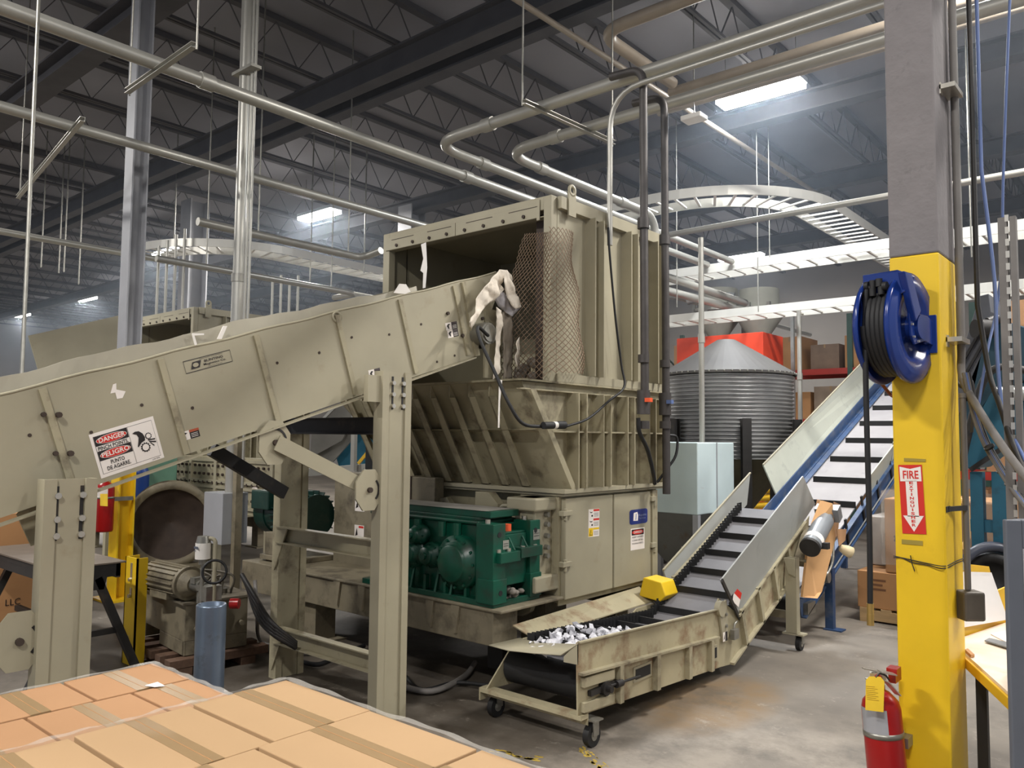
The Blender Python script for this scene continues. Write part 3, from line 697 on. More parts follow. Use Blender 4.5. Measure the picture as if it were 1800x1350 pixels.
b.prism([(XL-.2, (R0+RB)/2-.02, 1.76), (XL-.2, (R0+RB)/2-.11, 1.75), (XL-.2, (R0+RB)/2-.02, 1.735)], (XR-XL+.2, 0, 0))
for y in (4.71, 5.03, 5.37, 5.70, 5.98):                  # upright fins on the right face
    zz = ZR-.06
    b.box((XR, y, ZB), (XR+.105, y+.012, zz)); b.box((XR, y+.1, ZB), (XR+.105, y+.112, zz)) if y < 5.9 else None
b.box((XR, 4.42, 1.735), (XR+.085, 6.0, 1.747))
b.prism([(XR, R0+.06, ZR-.06), (XR, R0+.0, ZR-.06), (XR, RB, ZB), (XR, RB+.06, ZB)], (.085, 0, 0))
each('hopper_rib', b, TAN2, sh)
b = MB(); b.box((XLB-.1, RB-.09, ZB-.03), (XR+.09, 6.06, ZB)); b.box((XLB-.1, RB-.07, ZB-.05), (XR+.07, 6.04, ZB-.034)); build('lower_flange', b, TAN, sh)
# cutting chamber
b = MB(); b.box((-5.1, 4.68, .54), (XR+.0, 5.98, ZB-.05)); b.box((-5.12, 4.45, .60), (-4.95, 4.66, 1.28)); b.box((-3.85, 4.60, .52), (-3.5, 4.68, 1.28))
b.prism([(-4.2, 4.48, 1.28), (-4.2, 4.48, .98), (-4.05, 4.48, .9), (-3.97, 4.48, 1.02), (-3.97, 4.48, 1.2), (-4.06, 4.48, 1.28)], (0, .08, 0))
b.prism([(-4.62, 4.5, 1.2), (-4.62, 4.5, .98), (-4.45, 4.5, .98), (-4.45, 4.5, 1.13), (-4.53, 4.5, 1.22)], (0, .05, 0))
build('cutting_chamber', b, TAN2, sh, .004)
b = MB(); b.tube(fillet([(-3.96, 4.5, .98), (-3.96, 4.5, 1.19), (-3.62, 4.5, 1.19)], .05), .016, 8); build('guard_rail', b, TAN, sh)
# bearing housing casting at the near corner
b = MB(); b.box((-3.74, 4.40, .70), (-3.55, 4.60, 1.27)); b.box((-3.78, 4.36, 1.18), (-3.51, 4.62, 1.27)); b.box((-3.76, 4.34, .62), (-3.49, 4.62, .73))
b.prism([(-4.3, 4.38, .62), (-3.54, 4.38, .62), (-3.54, 4.38, .55), (-3.57, 4.38, .48), (-3.64, 4.38, .44), (-4.1, 4.38, .42), (-4.3, 4.38, .46)], (0, .05, 0))
build('bearing_housing', b, TAN, sh, .012)
b = MB()
for z in (.86, .92, 1.0, 1.08, 1.15): b.cyl((-3.55, 4.52, z), (-3.515, 4.52, z), .018, n=8)
for x in (-3.7, -3.65, -3.6, -3.55): b.cyl((x, 4.39, .73), (x, 4.39, .745), .016, n=8)
each('housing_bolt', b, STEEL, sh)
# doors
for (ya, yb) in ((4.625, 5.235), (5.255, 5.80)):
    b = MB(); b.box((XR+.012, ya, .545), (XR+.055, yb, 1.262)); d = build('door', b, TAN, sh, .006)
    if ya < 5:
        for z in (.78, 1.14):
            h = MB(); h.box((XR+.03, ya-.05, z), (XR+.075, ya+.06, z+.035)); h.cyl((XR+.06, ya-.01, z-.03), (XR+.06, ya-.01, z+.05), .014, n=10); build('hinge', h, TAN, d, .003)
    else:
        for z in (.8, 1.18):
            h = MB(); h.box((XR+.03, yb-.01, z), (XR+.075, yb+.06, z+.04)); h.cyl((XR+.06, yb+.05, z-.04), (XR+.06, yb+.05, z+.03), .016, n=10); build('latch', h, TAN, d, .003)
b = MB(); b.box((XR, 4.60, .50), (XR+.012, 5.86, 1.275)); b.box((XR+.001, 5.82, .54), (XR+.06, 5.90, 1.27)); build('door_frame', b, TAN2, sh)
XD = XR+.0555
def dec(c): return [px(x, y, XD) for x, y in c]
P = Panel(*dec(((1034, 896), (1053, 894), (1053, 942.5), (1034, 944.5)))); P.slab(0)
for k, (mi, sym) in enumerate(((0, 1), (0, 1), (3, 1))):
    v1 = 1-k/3-.01; v0 = v1-.30
    P.rect(0.02, v0, .98, v1, 0, 0); P.rect(.44, v1-.07, .98, v1, 1, (2, 2, 3)[k])
    if k < 2: P.poly([(.1, v1-.06), (.2, v1-.1), (.36, v1-.08), (.3, v1-.13), (.14, v1-.12)], 1, 1); P.ell(.32, v0+.07, .08, .035, 1, 1, 14)
    else: P.rect(.02, v0, .42, v1, 1, 3); P.poly([(.08, v0+.04), (.36, v0+.04), (.22, v1-.05)], 2, 1); P.poly([(.13, v0+.06), (.31, v0+.06), (.22, v1-.085)], 3, 3)
    for j in range(4): P.rect(.48, v0+.04+j*.04, .92, v0+.05+j*.04, 1, 1)
build('warning_label', P.mb, [WHT, BLK, RED, YEL], sh)
P = Panel(*dec(((1106.5, 896.5), (1138, 893), (1138, 918), (1106.5, 923))))
rr = .16; P.mb.cur = 0; pts = []
for (cu, cv, a0) in ((1-rr*.8, 1-rr, 0), (rr*.8, 1-rr, 90), (rr*.8, rr, 180), (1-rr*.8, rr, 270)):
    for k in range(5): a_ = math.radians(a0+k*22.5); pts.append((cu+rr*.8*math.cos(a_), cv+rr*math.sin(a_)))
P.poly(pts, 0, 0); P.poly([(.2, .25), (.45, .22), (.47, .6), (.42, .82), (.22, .78)], 1, 1); P.poly([(.3, .3), (.36, .3), (.38, .7), (.33, .72)], 2, 2)
P.text('Republic', .72, .58, .14, 1, 2, .42); P.text('Service', .70, .37, .13, 1, 2, .36); build('maker_badge', P.mb, [NAVY, WHT, mat('badge_grey', (150, 160, 190), .5)], sh)
P = Panel(*dec(((1108, 929), (1132.5, 926.5), (1132.5, 963), (1108.5, 968)))); P.slab(0); P.rect(.06, .68, .94, .95, 0, 1); P.ell(.5, .815, .41, .105, 1, 2)
P.text('DANGER', .5, .815, .1, 2, 0, .6, .02); P.text('KEEP HANDS', .5, .59, .075, 1, 1, .8); P.text('CLEAR OF ALL', .5, .44, .075, 1, 1, .8); P.text('MOVING PARTS', .5, .29, .075, 1, 1, .8)
build('danger_label', P.mb, [WHT, BLK, RED], sh)
# base frame
b = MB(); b.box((-5.95, 3.95, .33), (-3.53, 4.20, .56)); b.box((-5.95, 4.6, .30), (-3.6, 4.85, .54)); b.box((-5.95, 5.75, .30), (-3.6, 5.98, .54)); b.box((-5.95, 4.2, .33), (-5.7, 5.9, .54)); b.box((-6.1, 3.93, .555), (-3.44, 4.6, .575))
build('base_frame', b, TAND, sh, .006); b = MB()
for x in (-5.2, -4.9, -4.5, -4.15, -3.9): b.prism([(x, 3.95, .555), (x+.08, 3.95, .555), (x+.05, 3.95, .37), (x+.03, 3.95, .37)], (0, -.02, 0))
each('frame_gusset', b, TAND, sh)
for (x, y) in ((-3.75, 4.70), (-5.6, 4.1), (-5.6, 5.85), (-3.85, 5.87)):
    b = MB(); b.box((x-.08, y-.1, .015), (x+.08, y+.1, .31)); b.box((x-.16, y-.16, 0), (x+.16, y+.16, .018)); build('foot', b, TAND, sh)
b = MB(); b.box((-3.82, 4.22, .09), (-3.68, 4.34, .33)); b.tube([(-3.75, 4.28, .09), (-3.75, 4.26, .02)], .012, 6); build('switch_box', b, BLKST, sh, .008)
# electrical cabinet
b = MB(); b.box((-5.92, 4.46, .57), (-4.90, 4.62, 1.37)); b.box((-4.9, 4.46, 1.05), (-4.62, 4.56, 1.365)); cab = build('control_cabinet', b, TAND, sh, .006)
h = MB(); h.box((-4.905, 4.452, .6), (-4.895, 4.46, 1.37)); build('cabinet_seam', h, DARKIN, cab)
for (x, z) in ((-5.62, 1.1), (-5.62, .86)):
    P = Panel((x, 4.458, z+.06), (x+.13, 4.458, z+.06), (x+.13, 4.458, z-.06), (x, 4.458, z-.06)); P.slab(0); P.rect(.45, .8, .95, .95, 1, 1); P.poly([(.1, .2), (.35, .3), (.25, .8)], 1, 2); build('cabinet_label', P.mb, [WHT, RED, BLK], cab)
# green gearbox
gb = MB(); gb.box((-4.86, 4.02, .60), (-3.68, 4.42, 1.10)); gb.box((-4.86, 4.0, 1.10), (-3.72, 4.40, 1.125)); 
gearbox = build('gearbox', gb, GREEN, sh, .01)
b = MB(); b.box((-4.88, 3.955, .575), (-3.53, 4.44, .615)); build('gearbox_base', b, GREEN, gearbox, .004)
b = MB(); b.box((-4.86, 4.04, 1.125), (-3.74, 4.38, 1.145)); b.box((-4.86, 4.06, 1.145), (-3.66, 4.36, 1.19)); build('gearbox_top_cover', b, GREEN, gearbox, .004)
b = MB(); b.box((-4.84, 4.055, 1.191), (-3.70, 4.35, 1.193)); build('dust_layer', b, mat('settled_dust', (152, 148, 140), .9), gearbox)
def flange(x, z, r, nb, hub, lab='bearing_cover'):
    b = MB(); b.lathe([(0, 0), (r*.64, 0), (r*.68, .008), (r*.68, .03), (r*.78, .032), (r*.80, .055), (r, .06), (r, .13)], (x, 3.90, z), (0, 1, 0), 32)
    for i in range(nb): a_ = 2*PI*i/nb; b.cyl((x+r*.9*math.cos(a_), 3.945, z+r*.9*math.sin(a_)), (x+r*.9*math.cos(a_), 3.97, z+r*.9*math.sin(a_)), r*.055, n=6)
    if hub: b.cyl((x, 3.88, z), (x, 3.9, z), r*.28, n=16)
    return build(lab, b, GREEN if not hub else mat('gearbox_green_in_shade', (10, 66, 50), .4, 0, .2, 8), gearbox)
flange(-3.885, .835, .185, 12, False); flange(-4.14, .86, .09, 8, True); flange(-4.34, .86, .11, 8, True); flange(-4.28, .99, .075, 8, True)
b = MB()
for x in (-4.7, -4.45, -4.3, -4.05, -3.9): b.cyl((x, 3.985, 1.0), (x, 3.985, 1.1), .028, n=10); b.prism([(x-.05, 3.99, .62), (x-.035, 3.99, .8), (x-.02, 3.93, .62)], (.02, 0, 0))
for x in (-4.5, -4.2, -4.0, -3.8): b.box((x-.012, 3.965, .615), (x+.012, 4.0, .72))
b.tube([(-4.6, 3.93, .62), (-4.55, 3.94, .8), (-4.4, 3.945, .96)], .012, 6)
each('gearbox_lug', b, GREEN, gearbox, .002)
b = MB()  # end casting
for ya, yb in ((3.945, 4.07), (4.33, 4.44)):
    b.box((-3.685, ya, .60), (-3.53, yb, 1.12)); b.box((-3.66, ya-.012, .60), (-3.515, yb+.0, .76))
b.box((-3.76, 4.07, .70), (-3.56, 4.33, 1.04)); b.box((-3.72, 3.98, .865), (-3.49, 4.18, .935)); b.box((-3.72, 4.19, .88), (-3.49, 4.42, .95))
b.box((-3.7, 4.07, 1.04), (-3.57, 4.33, 1.055))
for y in (4.13, 4.27): b.prism([(-3.565, y, 1.02), (-3.565, y+.014, 1.02), (-3.51, y+.014, .94), (-3.51, y, .94)], (.01, 0, 0))
build('end_casting', b, GREEN, gearbox, .01)
b = MB()
for y, z in ((4.005, 1.05), (4.005, .67), (4.385, 1.05), (4.385, .67)): b.cyl((-3.53, y, z), (-3.512 if z < .8 else -3.527, y, z), .018, n=14)
each('bolt_hole', b, BLACK, gearbox)
b = MB()
for y in (4.0, 4.1, 4.25, 4.38): b.cyl((-3.53, y, .93), (-3.53, y, .955), .017, n=8)
for y in (3.99, 4.37): b.cyl((-3.62, y, 1.12), (-3.62, y, 1.145), .018, n=8)
each('gearbox_bolt', b, CHROME, gearbox)
b = MB(); b.cyl((-3.63, 4.20, 1.05), (-3.63, 4.20, 1.10), .028, n=14); build('vent_cap', b, AMBER, gearbox)
for (y, z, w_, h_) in ((4.04, .98, .06, .06), (4.36, 1.02, .07, .07)):
    P = Panel((-3.528, y, z+h_/2), (-3.528, y+w_, z+h_/2), (-3.528, y+w_, z-h_/2), (-3.528, y, z-h_/2)); P.slab(0); P.rect(.1, .6, .9, .65, 1, 1); P.rect(.1, .35, .9, .4, 1, 1); build('rating_plate', P.mb, [mat('dull_plate', (150, 150, 140), .4, .3), BLK], gearbox)
b = MB()
for i in range(16):
    b.sphere((-3.6+random.uniform(-.05, .09), 4.2+random.uniform(-.08, .08), .63+random.uniform(-.02, .04)), random.uniform(.02, .035), 8, (1, 1, .7))
build('dust_clump', b, mat('grey_lint', (124, 118, 110), .95, 0, .2, 20), gearbox)
# second green block behind
b = MB(); b.box((-4.6, 4.46, .62), (-3.79, 4.595, 1.10)); build('rear_gearbox', b, GREEN, sh, .01)
# green motor on the frame extension
mt = MB(); mt.cyl((-6.62, 4.3, .98), (-5.95, 4.3, .98), .19, n=28); mt.cyl((-6.66, 4.3, .98), (-6.5, 4.3, .98), .20, n=28); mt.box((-6.62, 4.05, 1.02), (-6.34, 4.3, 1.19))
motor = build('drive_motor', mt, GREEND, sh, .01)
b = MB()
for i in range(22):
    a_ = PI*2*i/22; b.box((0, 0, 0), (0, 0, 0)) if False else b.obox((-6.18, 4.3+.205*math.cos(a_), .98+.205*math.sin(a_)), (.21, 0, 0), (0, .02*math.cos(a_), .02*math.sin(a_)), (0, -.004*math.sin(a_), .004*math.cos(a_)))
each('cooling_fin', b, GREEND, motor)
b = MB(); b.box((-6.5, 4.08, .575), (-5.95, 4.5, .62)); b.box((-6.45, 4.1, .62), (-6.0, 4.2, .82)); b.box((-6.62, 3.98, .30), (-5.9, 4.5, .56)); build('motor_mount', b, TAND, sh, .006)
b = MB(); b.box((-6.1, 4.05, .64), (-5.95, 4.12, .70)); b.tube(fillet([(-6.08, 4.06, .7), (-6.08, 4.06, .78), (-5.98, 4.06, .78), (-5.98, 4.06, .7)], .02), .01, 6); build('mount_bracket', b, STEEL, sh)
# second copy: the same machine further along, without its gearbox
sh2 = dup(sh, (-7.0, .95, 0), 'second tan shredder further back, its hood showing beside the I-beam column', None, skip=('gearbox', 'bearing_housing', 'housing_bolt', 'guard_rail', 'rear_gearbox', 'switch_box', 'maker_badge', 'warning_label', 'danger_label'))
# outlet chute plate under the doors and yellow hood
t = thing('chute_flap', (-3.45, 4.8, .4), 'rusty tan chute plate sloping from the shredder onto the discharge conveyor', 'chute')
b = MB(); b.prism([(-3.47, 4.08, .46), (-3.47, 5.66, .50), (-3.31, 5.62, .415), (-3.31, 4.10, .40)], (0, 0, -.008)); build('chute_plate', b, TANR, t)
a = px(1152, 1052, -3.3)
b = MB(); yb0 = 5.66; b.prism([(-3.40, yb0-.12, .45), (-3.21, yb0-.12, .43), (-3.16, yb0-.12, .48), (-3.20, yb0-.12, .58), (-3.36, yb0-.12, .60)], (0, .20, 0))
tag(build('guard_box', b, YEL, None, .008), 'small battered yellow guard box between shredder corner and discharge conveyor', 'guard')

# wire mesh guard torn at the hood opening
def netting(fn, nu, nv, r, t):
    b = MB(); 
    for i in range(nu):
        for j in range(nv):
            if (i+j) % 2: continue
            for di in (-1, 1):
                a_, c = fn(i/nu, j/nv), fn((i+di)/nu, (j+1)/nv)
                if a_ is None or c is None or not (0 <= i+di <= nu): continue
                b.bar(a_, c, r, r, (.3, .9, .2))
    return b
def net1(u, v):   # hangs inside the opening, right part
    y = YN-.10-.03*math.sin(u*3+v*2); z = 2.12+v*1.07; xl = -4.0+.42*max(0, v-.15)**1.6+.015*math.sin(v*18); x = xl+(XR+.01-xl)*u
    return V((x, y, z))
def net2(u, v):   # flap folded round the corner along the right face
    z = 2.16+v*1.05; L_ = .34*(1-.5*max(0, v-.3))+.03*math.sin(v*14)
    return V((XR+.03+.10*math.sin(u*2.6)*(1.1-v*.5), YN-.12+u*L_, z))
t = thing('wire_netting', (-3.9, 4.4, 2.1), 'torn wire netting hung over the right side of the shredder hood opening', 'netting')
WIRE = mat('rusty_wire', (128, 108, 88), .5, .4, .15, 20)
build('front_net', netting(net1, 22, 50, .0036, t), WIRE, t); build('side_net', netting(net2, 16, 48, .0036, t), WIRE, t)

# ================================================================== INFEED CONVEYOR
XC, XCF = -3.85, -4.86
kk = math.tan(math.radians(18.2)); th = math.radians(18.2)
def zc(Y): return 1.859+(Y-1.151)*.331      # top edge height of the near side plate
def zbm(Y): return 1.434+(Y-1.537)*.327      # bottom edge
cv = thing('infeed_conveyor', (-4.35, 3.2, 0), 'long tan inclined conveyor with danger sign rising into the shredder hood', 'conveyor')
E0, E1 = -.6, 4.36
def sidepts(X): return [(X, E0, zbm(E0+.1)), (X, 4.08, zbm(4.08)), (X, 4.10, zbm(4.1)+.02), (X, 4.40, zc(4.4)-.02), (X, 4.36, zc(4.36)), (X, E0, zc(E0))]
for X, s_ in ((XC, -1), (XCF, 1)):
    b = MB(); b.prism(sidepts(X), (s_*.012, 0, 0))
    dx = .0 if s_ < 0 else 0
    # bent flange along bottom and top
    o = .05*(-s_)
    b.prism([(X, E0, zbm(E0)), (X, 4.05, zbm(4.05)), (X, 4.05, zbm(4.05)-.008), (X, E0, zbm(E0)-.008)], (o, 0, 0))
    sp = build('side_plate', b, TAN, cv)
    if s_ < 0:
        b = MB()
        for Y in (.40, .86, 1.31, 1.83, 2.35, 2.88, 3.37, 3.86):    # stiffener ribs square to the slope
            yt, zt3 = Y, zc(Y)-.02; L_ = .49; ca, sa = math.cos(th), math.sin(th)
            p_t = V((X, yt, zt3)); p_b = p_t+V((0, sa, -ca))*L_
            b.sweep([(-.016, 0), (.016, 0), (.016, .014), (-.016, .014)], p_t, p_b, (1, 0, 0))
        b.prism([(X, 3.93, zc(3.93)-.01), (X, 3.96, zc(3.96)-.01), (X, 4.12, zbm(4.05)+.02), (X, 4.08, zbm(4.05)+.01)], (.02, 0, 0))
        each('stiffener', b, TAN2, sp)
        b = MB()
        for k in (.12, .3, .47): p = V((X+.012, 1.31+k*sa+.03, zc(1.31)-.02-k*ca)); b.cyl(p, p+V((.022, 0, 0)), .013, n=8)
        for k in (.12, .3, .47): p = V((X+.012, 1.31+k*sa-.03, zc(1.31)-.02-k*ca)); b.cyl(p, p+V((.015, 0, 0)), .011, n=8)
        for pxx, pyy in ((866-80, 551), (812, 590), (847, 560)): p = px(pxx, pyy, X); b.cyl(p, p+V((.015, 0, 0)), .012, n=8)
        for pxx, pyy in ((160, 760), (52, 765), (487, 638), (618, 593), (740, 570), (684, 588), (799, 625), (768, 636), (249, 712), (338, 717), (561, 620)):
            p = px(pxx, pyy, X); b.cyl(p-V((.002, 0, 0)), p+V((.004, 0, 0)), .008, n=8)
        each('side_bolt', b, DARKIN, sp)
# liner sheet standing above the near plate, wavy top
b = MB(); n = 60; vs_ = []
for i in range(n+1):
    Y = -.6+(3.55+.6)*i/n; zt2 = zc(Y)+.075-.035*max(0, Y-2.4)+.006*math.sin(Y*9)+.004*math.sin(Y*23)
    vs_ += [(XC-.016, Y, zc(Y)-.04), (XC-.03-.01*math.sin(Y*6), Y, zt2)]
b.add(vs_, [(2*i, 2*i+2, 2*i+3, 2*i+1) for i in range(n)]); b.add([V(p)-V((.008, 0, 0)) for p in vs_], [(2*i, 2*i+2, 2*i+3, 2*i+1) for i in range(n)])
b.add([V(vs_[k])-V((.008*j, 0, 0)) for i in range(n+1) for k in (2*i+1,) for j in (0, 1)], [(2*i, 2*i+2, 2*i+3, 2*i+1) for i in range(n)])
build('liner_sheet', b, mat('pale_liner_sheet', (166, 160, 142), .6, 0, .08, 5), cv)
b = MB(); b.tube([(XC-.002, -.6+i*.1, zc(-.6+i*.1)+.004*math.sin(i*1.3)) for i in range(50)], .007, 6); build('edge_bead', b, TAN, cv)
# pan and belt
b = MB(); b.prism([(XC-.02, E0, zbm(E0)+.06), (XC-.02, 4.05, zbm(4.05)+.06), (XC-.02, 4.05, zbm(4.05)+.03), (XC-.02, E0, zbm(E0)+.03)], (XCF-XC+.04, 0, 0)); build('pan', b, TAN2, cv)
b = MB(); b.prism([(XC-.06, E0, zbm(E0)+.22), (XC-.06, 4.2, zbm(4.2)+.22), (XC-.06, 4.2, zbm(4.2)+.20), (XC-.06, E0, zbm(E0)+.20)], (XCF-XC+.12, 0, 0)); build('belt', b, BELT, cv)
b = MB(); b.cyl((XC-.05, 4.2, zbm(4.2)+.13), (XCF+.05, 4.2, zbm(4.2)+.13), .1); build('head_pulley', b, BLACK, cv)
# head-end shaft motor in its wire cage
p = px(868, 588, XC+.1)
b = MB(); b.cyl((XC-.0, p.y-.07, p.z), (XC+.12, p.y-.07, p.z), .075, n=24); b.cyl((XC+.12, p.y-.07, p.z), (XC+.13, p.y-.07, p.z), .06, n=24)
for i in range(10): b.lathe([(.081, 0), (.081, .004)], (XC+.01+i*.012, p.y-.07, p.z), (1, 0, 0), 20)
build('head_motor', b, STEEL, cv)
b = MB(); b.box((XC-.005, 4.18, 2.12), (XC+.01, 4.36, 2.62)); build('head_plate', b, TAN2, cv)
# danger sign and labels
XS = XC+.0005
def dc(c): return [px(x, y, XS) for x, y in c]
P = Panel(*dc(((155, 764), (268, 731.5), (289, 803.5), (178, 841.5)))); P.slab(0)
P.rect(.045, .075, .955, .925, 0, 1); P.rect(.05, .083, .95, .917, 1, 0)
P.rect(.56, .083, .565, .917, 2, 1)
for v0, wd, tw in ((.70, 'DANGER', .40), (.37, 'PELIGRO', .42)):
    P.rect(.05, v0, .555, v0+.217, 2, 1); P.ell(.3025, v0+.1085, .235, .094, 3, 0); P.ell(.3025, v0+.1085, .227, .085, 4, 2); P.text(wd, .3025, v0+.1085, .10, 5, 0, tw, .02)
P.text('PINCH POINTS.', .3, .635, .085, 3, 1, .46, .015); P.text('PUNTO', .3, .285, .085, 3, 1, .21, .015); P.text('DE AGARRE.', .3, .165, .085, 3, 1, .36, .015)
def gear(u, v, r, nt):
    ar = P.w/P.h; pts = []
    for i in range(nt*4): a_ = 2*PI*i/(nt*4); q = r*(1.22 if i % 4 < 2 else 1.0); pts.append((u+q*math.cos(a_), v+q*ar*math.sin(a_)))
    P.poly(pts, 3, 1); P.ell(u, v, r*.8, r*.8*ar, 4, 0)
gear(.842, .597, .045, 10); gear(.757, .366, .064, 12)
P.poly([(.612, .748), (.66, .775), (.718, .762), (.765, .69), (.785, .60), (.775, .52), (.712, .49), (.655, .415), (.640, .425), (.672, .54), (.690, .62), (.672, .70)], 3, 1)
for u0_, v0_, u1_, v1_ in ((.82, .505, .932, .495), (.83, .465, .935, .425), (.845, .43, .893, .355)): P.poly([(u0_, v0_-.012), (u1_, v1_-.02), (u1_+.004, v1_+.01), (u0_, v0_+.016)], 3, 1)
P.text('LAB 4006', .87, .04, .03, 1, 1, .12)
build('danger_sign', P.mb, [WHT, BLK, RED], cv)
P = Panel(*dc(((320, 635.5), (403, 614.5), (408.5, 635), (327, 657.5))))
def frame(P, l, mi, t_=.012): 
    k = t_*P.w/P.h; P.rect(0, 0, 1, k, l, mi); P.rect(0, 1-k, 1, 1, l, mi); P.rect(0, 0, t_*.6, 1, l, mi); P.rect(1-t_*.6, 0, 1, 1, l, mi)
frame(P, 1, 0); P.poly([(.12, .22), (.3, .24), (.36, .78), (.18, .76)], 1, 0); P.ell(.23, .5, .06, .17, 2, 1, 16)
P.text('BUNTING', .62, .62, .19, 1, 0, .40, .015); P.text('Magnetics Co.', .63, .36, .17, 1, 0, .48, .01); P.text('Newton, Kansas', .62, .14, .07, 1, 0, .3); P.text('MAGNETIC EQUIPMENT', .58, .86, .07, 1, 0, .5)
build('maker_plate', P.mb, [BLK, TAN], cv)
def small_label(c, kk_=2):
    P = Panel(*dc(c)); P.slab(0); P.rect(.5, .0, 1, 1, 0, 1); P.rect(.5, .72, 1, 1, 1, 2); P.poly([(.2, .15), (.28, .15), (.26, .6), (.4, .75), (.24, .85), (.08, .6)], 1, 1)
    for j in range(3): P.rect(.56, .15+j*.18, .92, .2+j*.18, 1, 0)
    return P
build('warning_label', small_label(((314.5, 761), (349, 751), (351, 766.5), (318.5, 776.5))).mb, [WHT, BLK, mat('label_orange', (170, 80, 50), .5)], cv)
for c_ in (((782.5, 568), (803, 564.5), (804, 577), (784.5, 581)), ((785, 581.5), (804, 577.5), (806, 590.5), (788, 594.5)), ((648.5, 651), (668, 646), (670, 660.5), (650, 666))): build('warning_label', small_label(c_).mb, [WHT, BLK, mat('label_dark', (70, 60, 60), .5)], cv)
P = Panel(*dc(((190, 676), (216, 676), (222, 706), (193, 700)))); P.poly([(.1, .9), (.3, 1), (.35, .6), (.95, .55), (.8, .1), (.45, 0), (.3, .4), (0, .3)], 0, 0); build('torn_sticker', P.mb, [WHT], cv)
for pxx, pyy in ((591, 560),):
    p = px(pxx, pyy, XC+.0); b = MB(); b.lathe([(.022, 0), (.034, 0), (.034, .016), (.022, .016), (.022, 0)], (XC-.006, p.y, p.z+.01), (1, 0, 0), 20); build('lifting_eye', b, TAN, cv)
# supports: near and far posts of channel, tied by cross beams
def post(x, y0, y1, ztop, mt_=TAN):
    b = MB(); w_ = y1-y0; b.box((x-.012, y0, 0), (x, y1, ztop)); b.box((x-.07, y0, 0), (x-.012, y0+.012, ztop)); b.box((x-.07, y1-.012, 0), (x-.012, y1, ztop))
    b.box((x, y0, 0), (x+.012, y0+.05, ztop)) ; b.box((x, y1-.05, 0), (x+.012, y1, ztop))
    return build('support_post', b, mt_, cv)
def slots(p, x, ys, z0, z1):
    b = MB()
    for y in ys:
        b.box((x, y-.007, z0), (x+.003, y+.007, z1))
    each('slot', b, BLKST, p)
    b = MB()
    for y in ys:
        for z in (z0+.02, z0+.09, z1-.04): b.cyl((x, y, z), (x+.018, y, z), .014, n=8)
    each('slot_bolt', b, CHROME, p)
p1_ = post(-3.70, 3.115, 3.345, 2.09); slots(p1_, -3.70, (3.2, 3.28), 1.86, 2.06)
p2_ = post(-4.93, 3.24, 3.47, 1.86, TAN2)
p3_ = post(-3.70, 1.285, 1.50, 1.50); slots(p3_, -3.70, (1.34, 1.44), 1.24, 1.47)
p4_ = post(-4.93, 1.285, 1.50, 1.42, TAN2)
b = MB(); b.chan((-4.93, 3.27, 1.76), (-3.77, 3.27, 1.76), .05, .11, .008); build('cross_beam', b, BLKST, cv)
for z in (1.0, .31): b = MB(); b.chan((-4.93, 3.27, z), (-3.77, 3.27, z), .06, .115, .008); build('cross_beam', b, TAN2, cv)
for z, zt4 in ((1.0, .9), (.31, .2)):
    b = MB(); b.prism([(-4.95, 3.235, z+.06), (-4.80, 3.235, z+.06), (-4.95, 3.235, z-.25)], (0, -.01, 0)); build('gusset', b, TAN2, cv)
def arcplate(x, c, r, ang, mt_=TAN):
    """quadrant plate with a curved slot"""
    cy_, cz_ = c; pts = [(x, cy_+.11*math.cos(a_)*(1 if abs(math.cos(a_)) < .8 else .95), cz_+.13*math.sin(a_)) for a_ in [2*PI*k/8+PI/8 for k in range(8)]]
    b = MB(); b.prism(pts, (.012, 0, 0)); o_ = build('adjuster_plate', b, mt_, cv)
    b = MB(); a0 = ang
    arc_ = [V((x+.013, cy_+.07*math.cos(a_), cz_+.075*math.sin(a_))) for a_ in [a0+k*1.6/8 for k in range(9)]]
    for p, q in zip(arc_, arc_[1:]): b.sweep([(-.006, 0), (.006, 0), (.006, .003), (-.006, .003)], p, q, (1, 0, 0))
    build('curved_slot', b, BLKST, o_)
    b = MB(); b.cyl((x+.012, cy_, cz_), (x+.03, cy_, cz_), .016, n=10); build('pivot_bolt', b, DARKIN, o_)
a, c = px(483, 778, -3.82), px(640, 860, -3.78)
arcplate(-3.83, (a.y, a.z), 1, .3); arcplate(-3.72, (c.y-.02, c.z), 1, -.8)
b = MB(); b.bar(V((-3.80, a.y, a.z)), V((-3.73, c.y, c.z)), .012, .085, (0, 0, 1)); build('diagonal_brace', b, TAN, cv)
a2_, c2_ = px(372, 790, -4.9), px(478, 850, -4.9)
b = MB(); b.bar(a2_, V((-4.9, 3.26, c2_.z-.07)), .05, .085); build('diagonal_brace', b, BLKST, cv)
b = MB(); q = px(20, 1150, -3.74); arcplate(-3.735, (q.y+.02, q.z+.05), 1, -.8)
b.bar(V((-3.75, q.y+.02, q.z+.05)), V((-3.78, q.y-.5, q.z-.35)), .012, .09); build('diagonal_brace', b, TAN2, cv)
b = MB(); b.box((-3.75, 3.02, 1.90), (-3.71, 3.12, 2.06)); build('post_bracket', b, TAN, cv)
b = MB()
for s_, (ya, yb) in enumerate(((1.12, 1.3), )):
    pts = [px(152, 895, -3.86), px(152, 840, -3.86), px(178, 850, -3.86), px(165, 905, -3.86)]
pts = [px(30, 905, -3.9), px(62, 860, -3.9), px(160, 865, -3.9), px(150, 930, -3.9), px(55, 960, -3.9)]
b.prism(pts, (-.012, 0, 0)); build('lower_gusset', b, TAN2, cv)
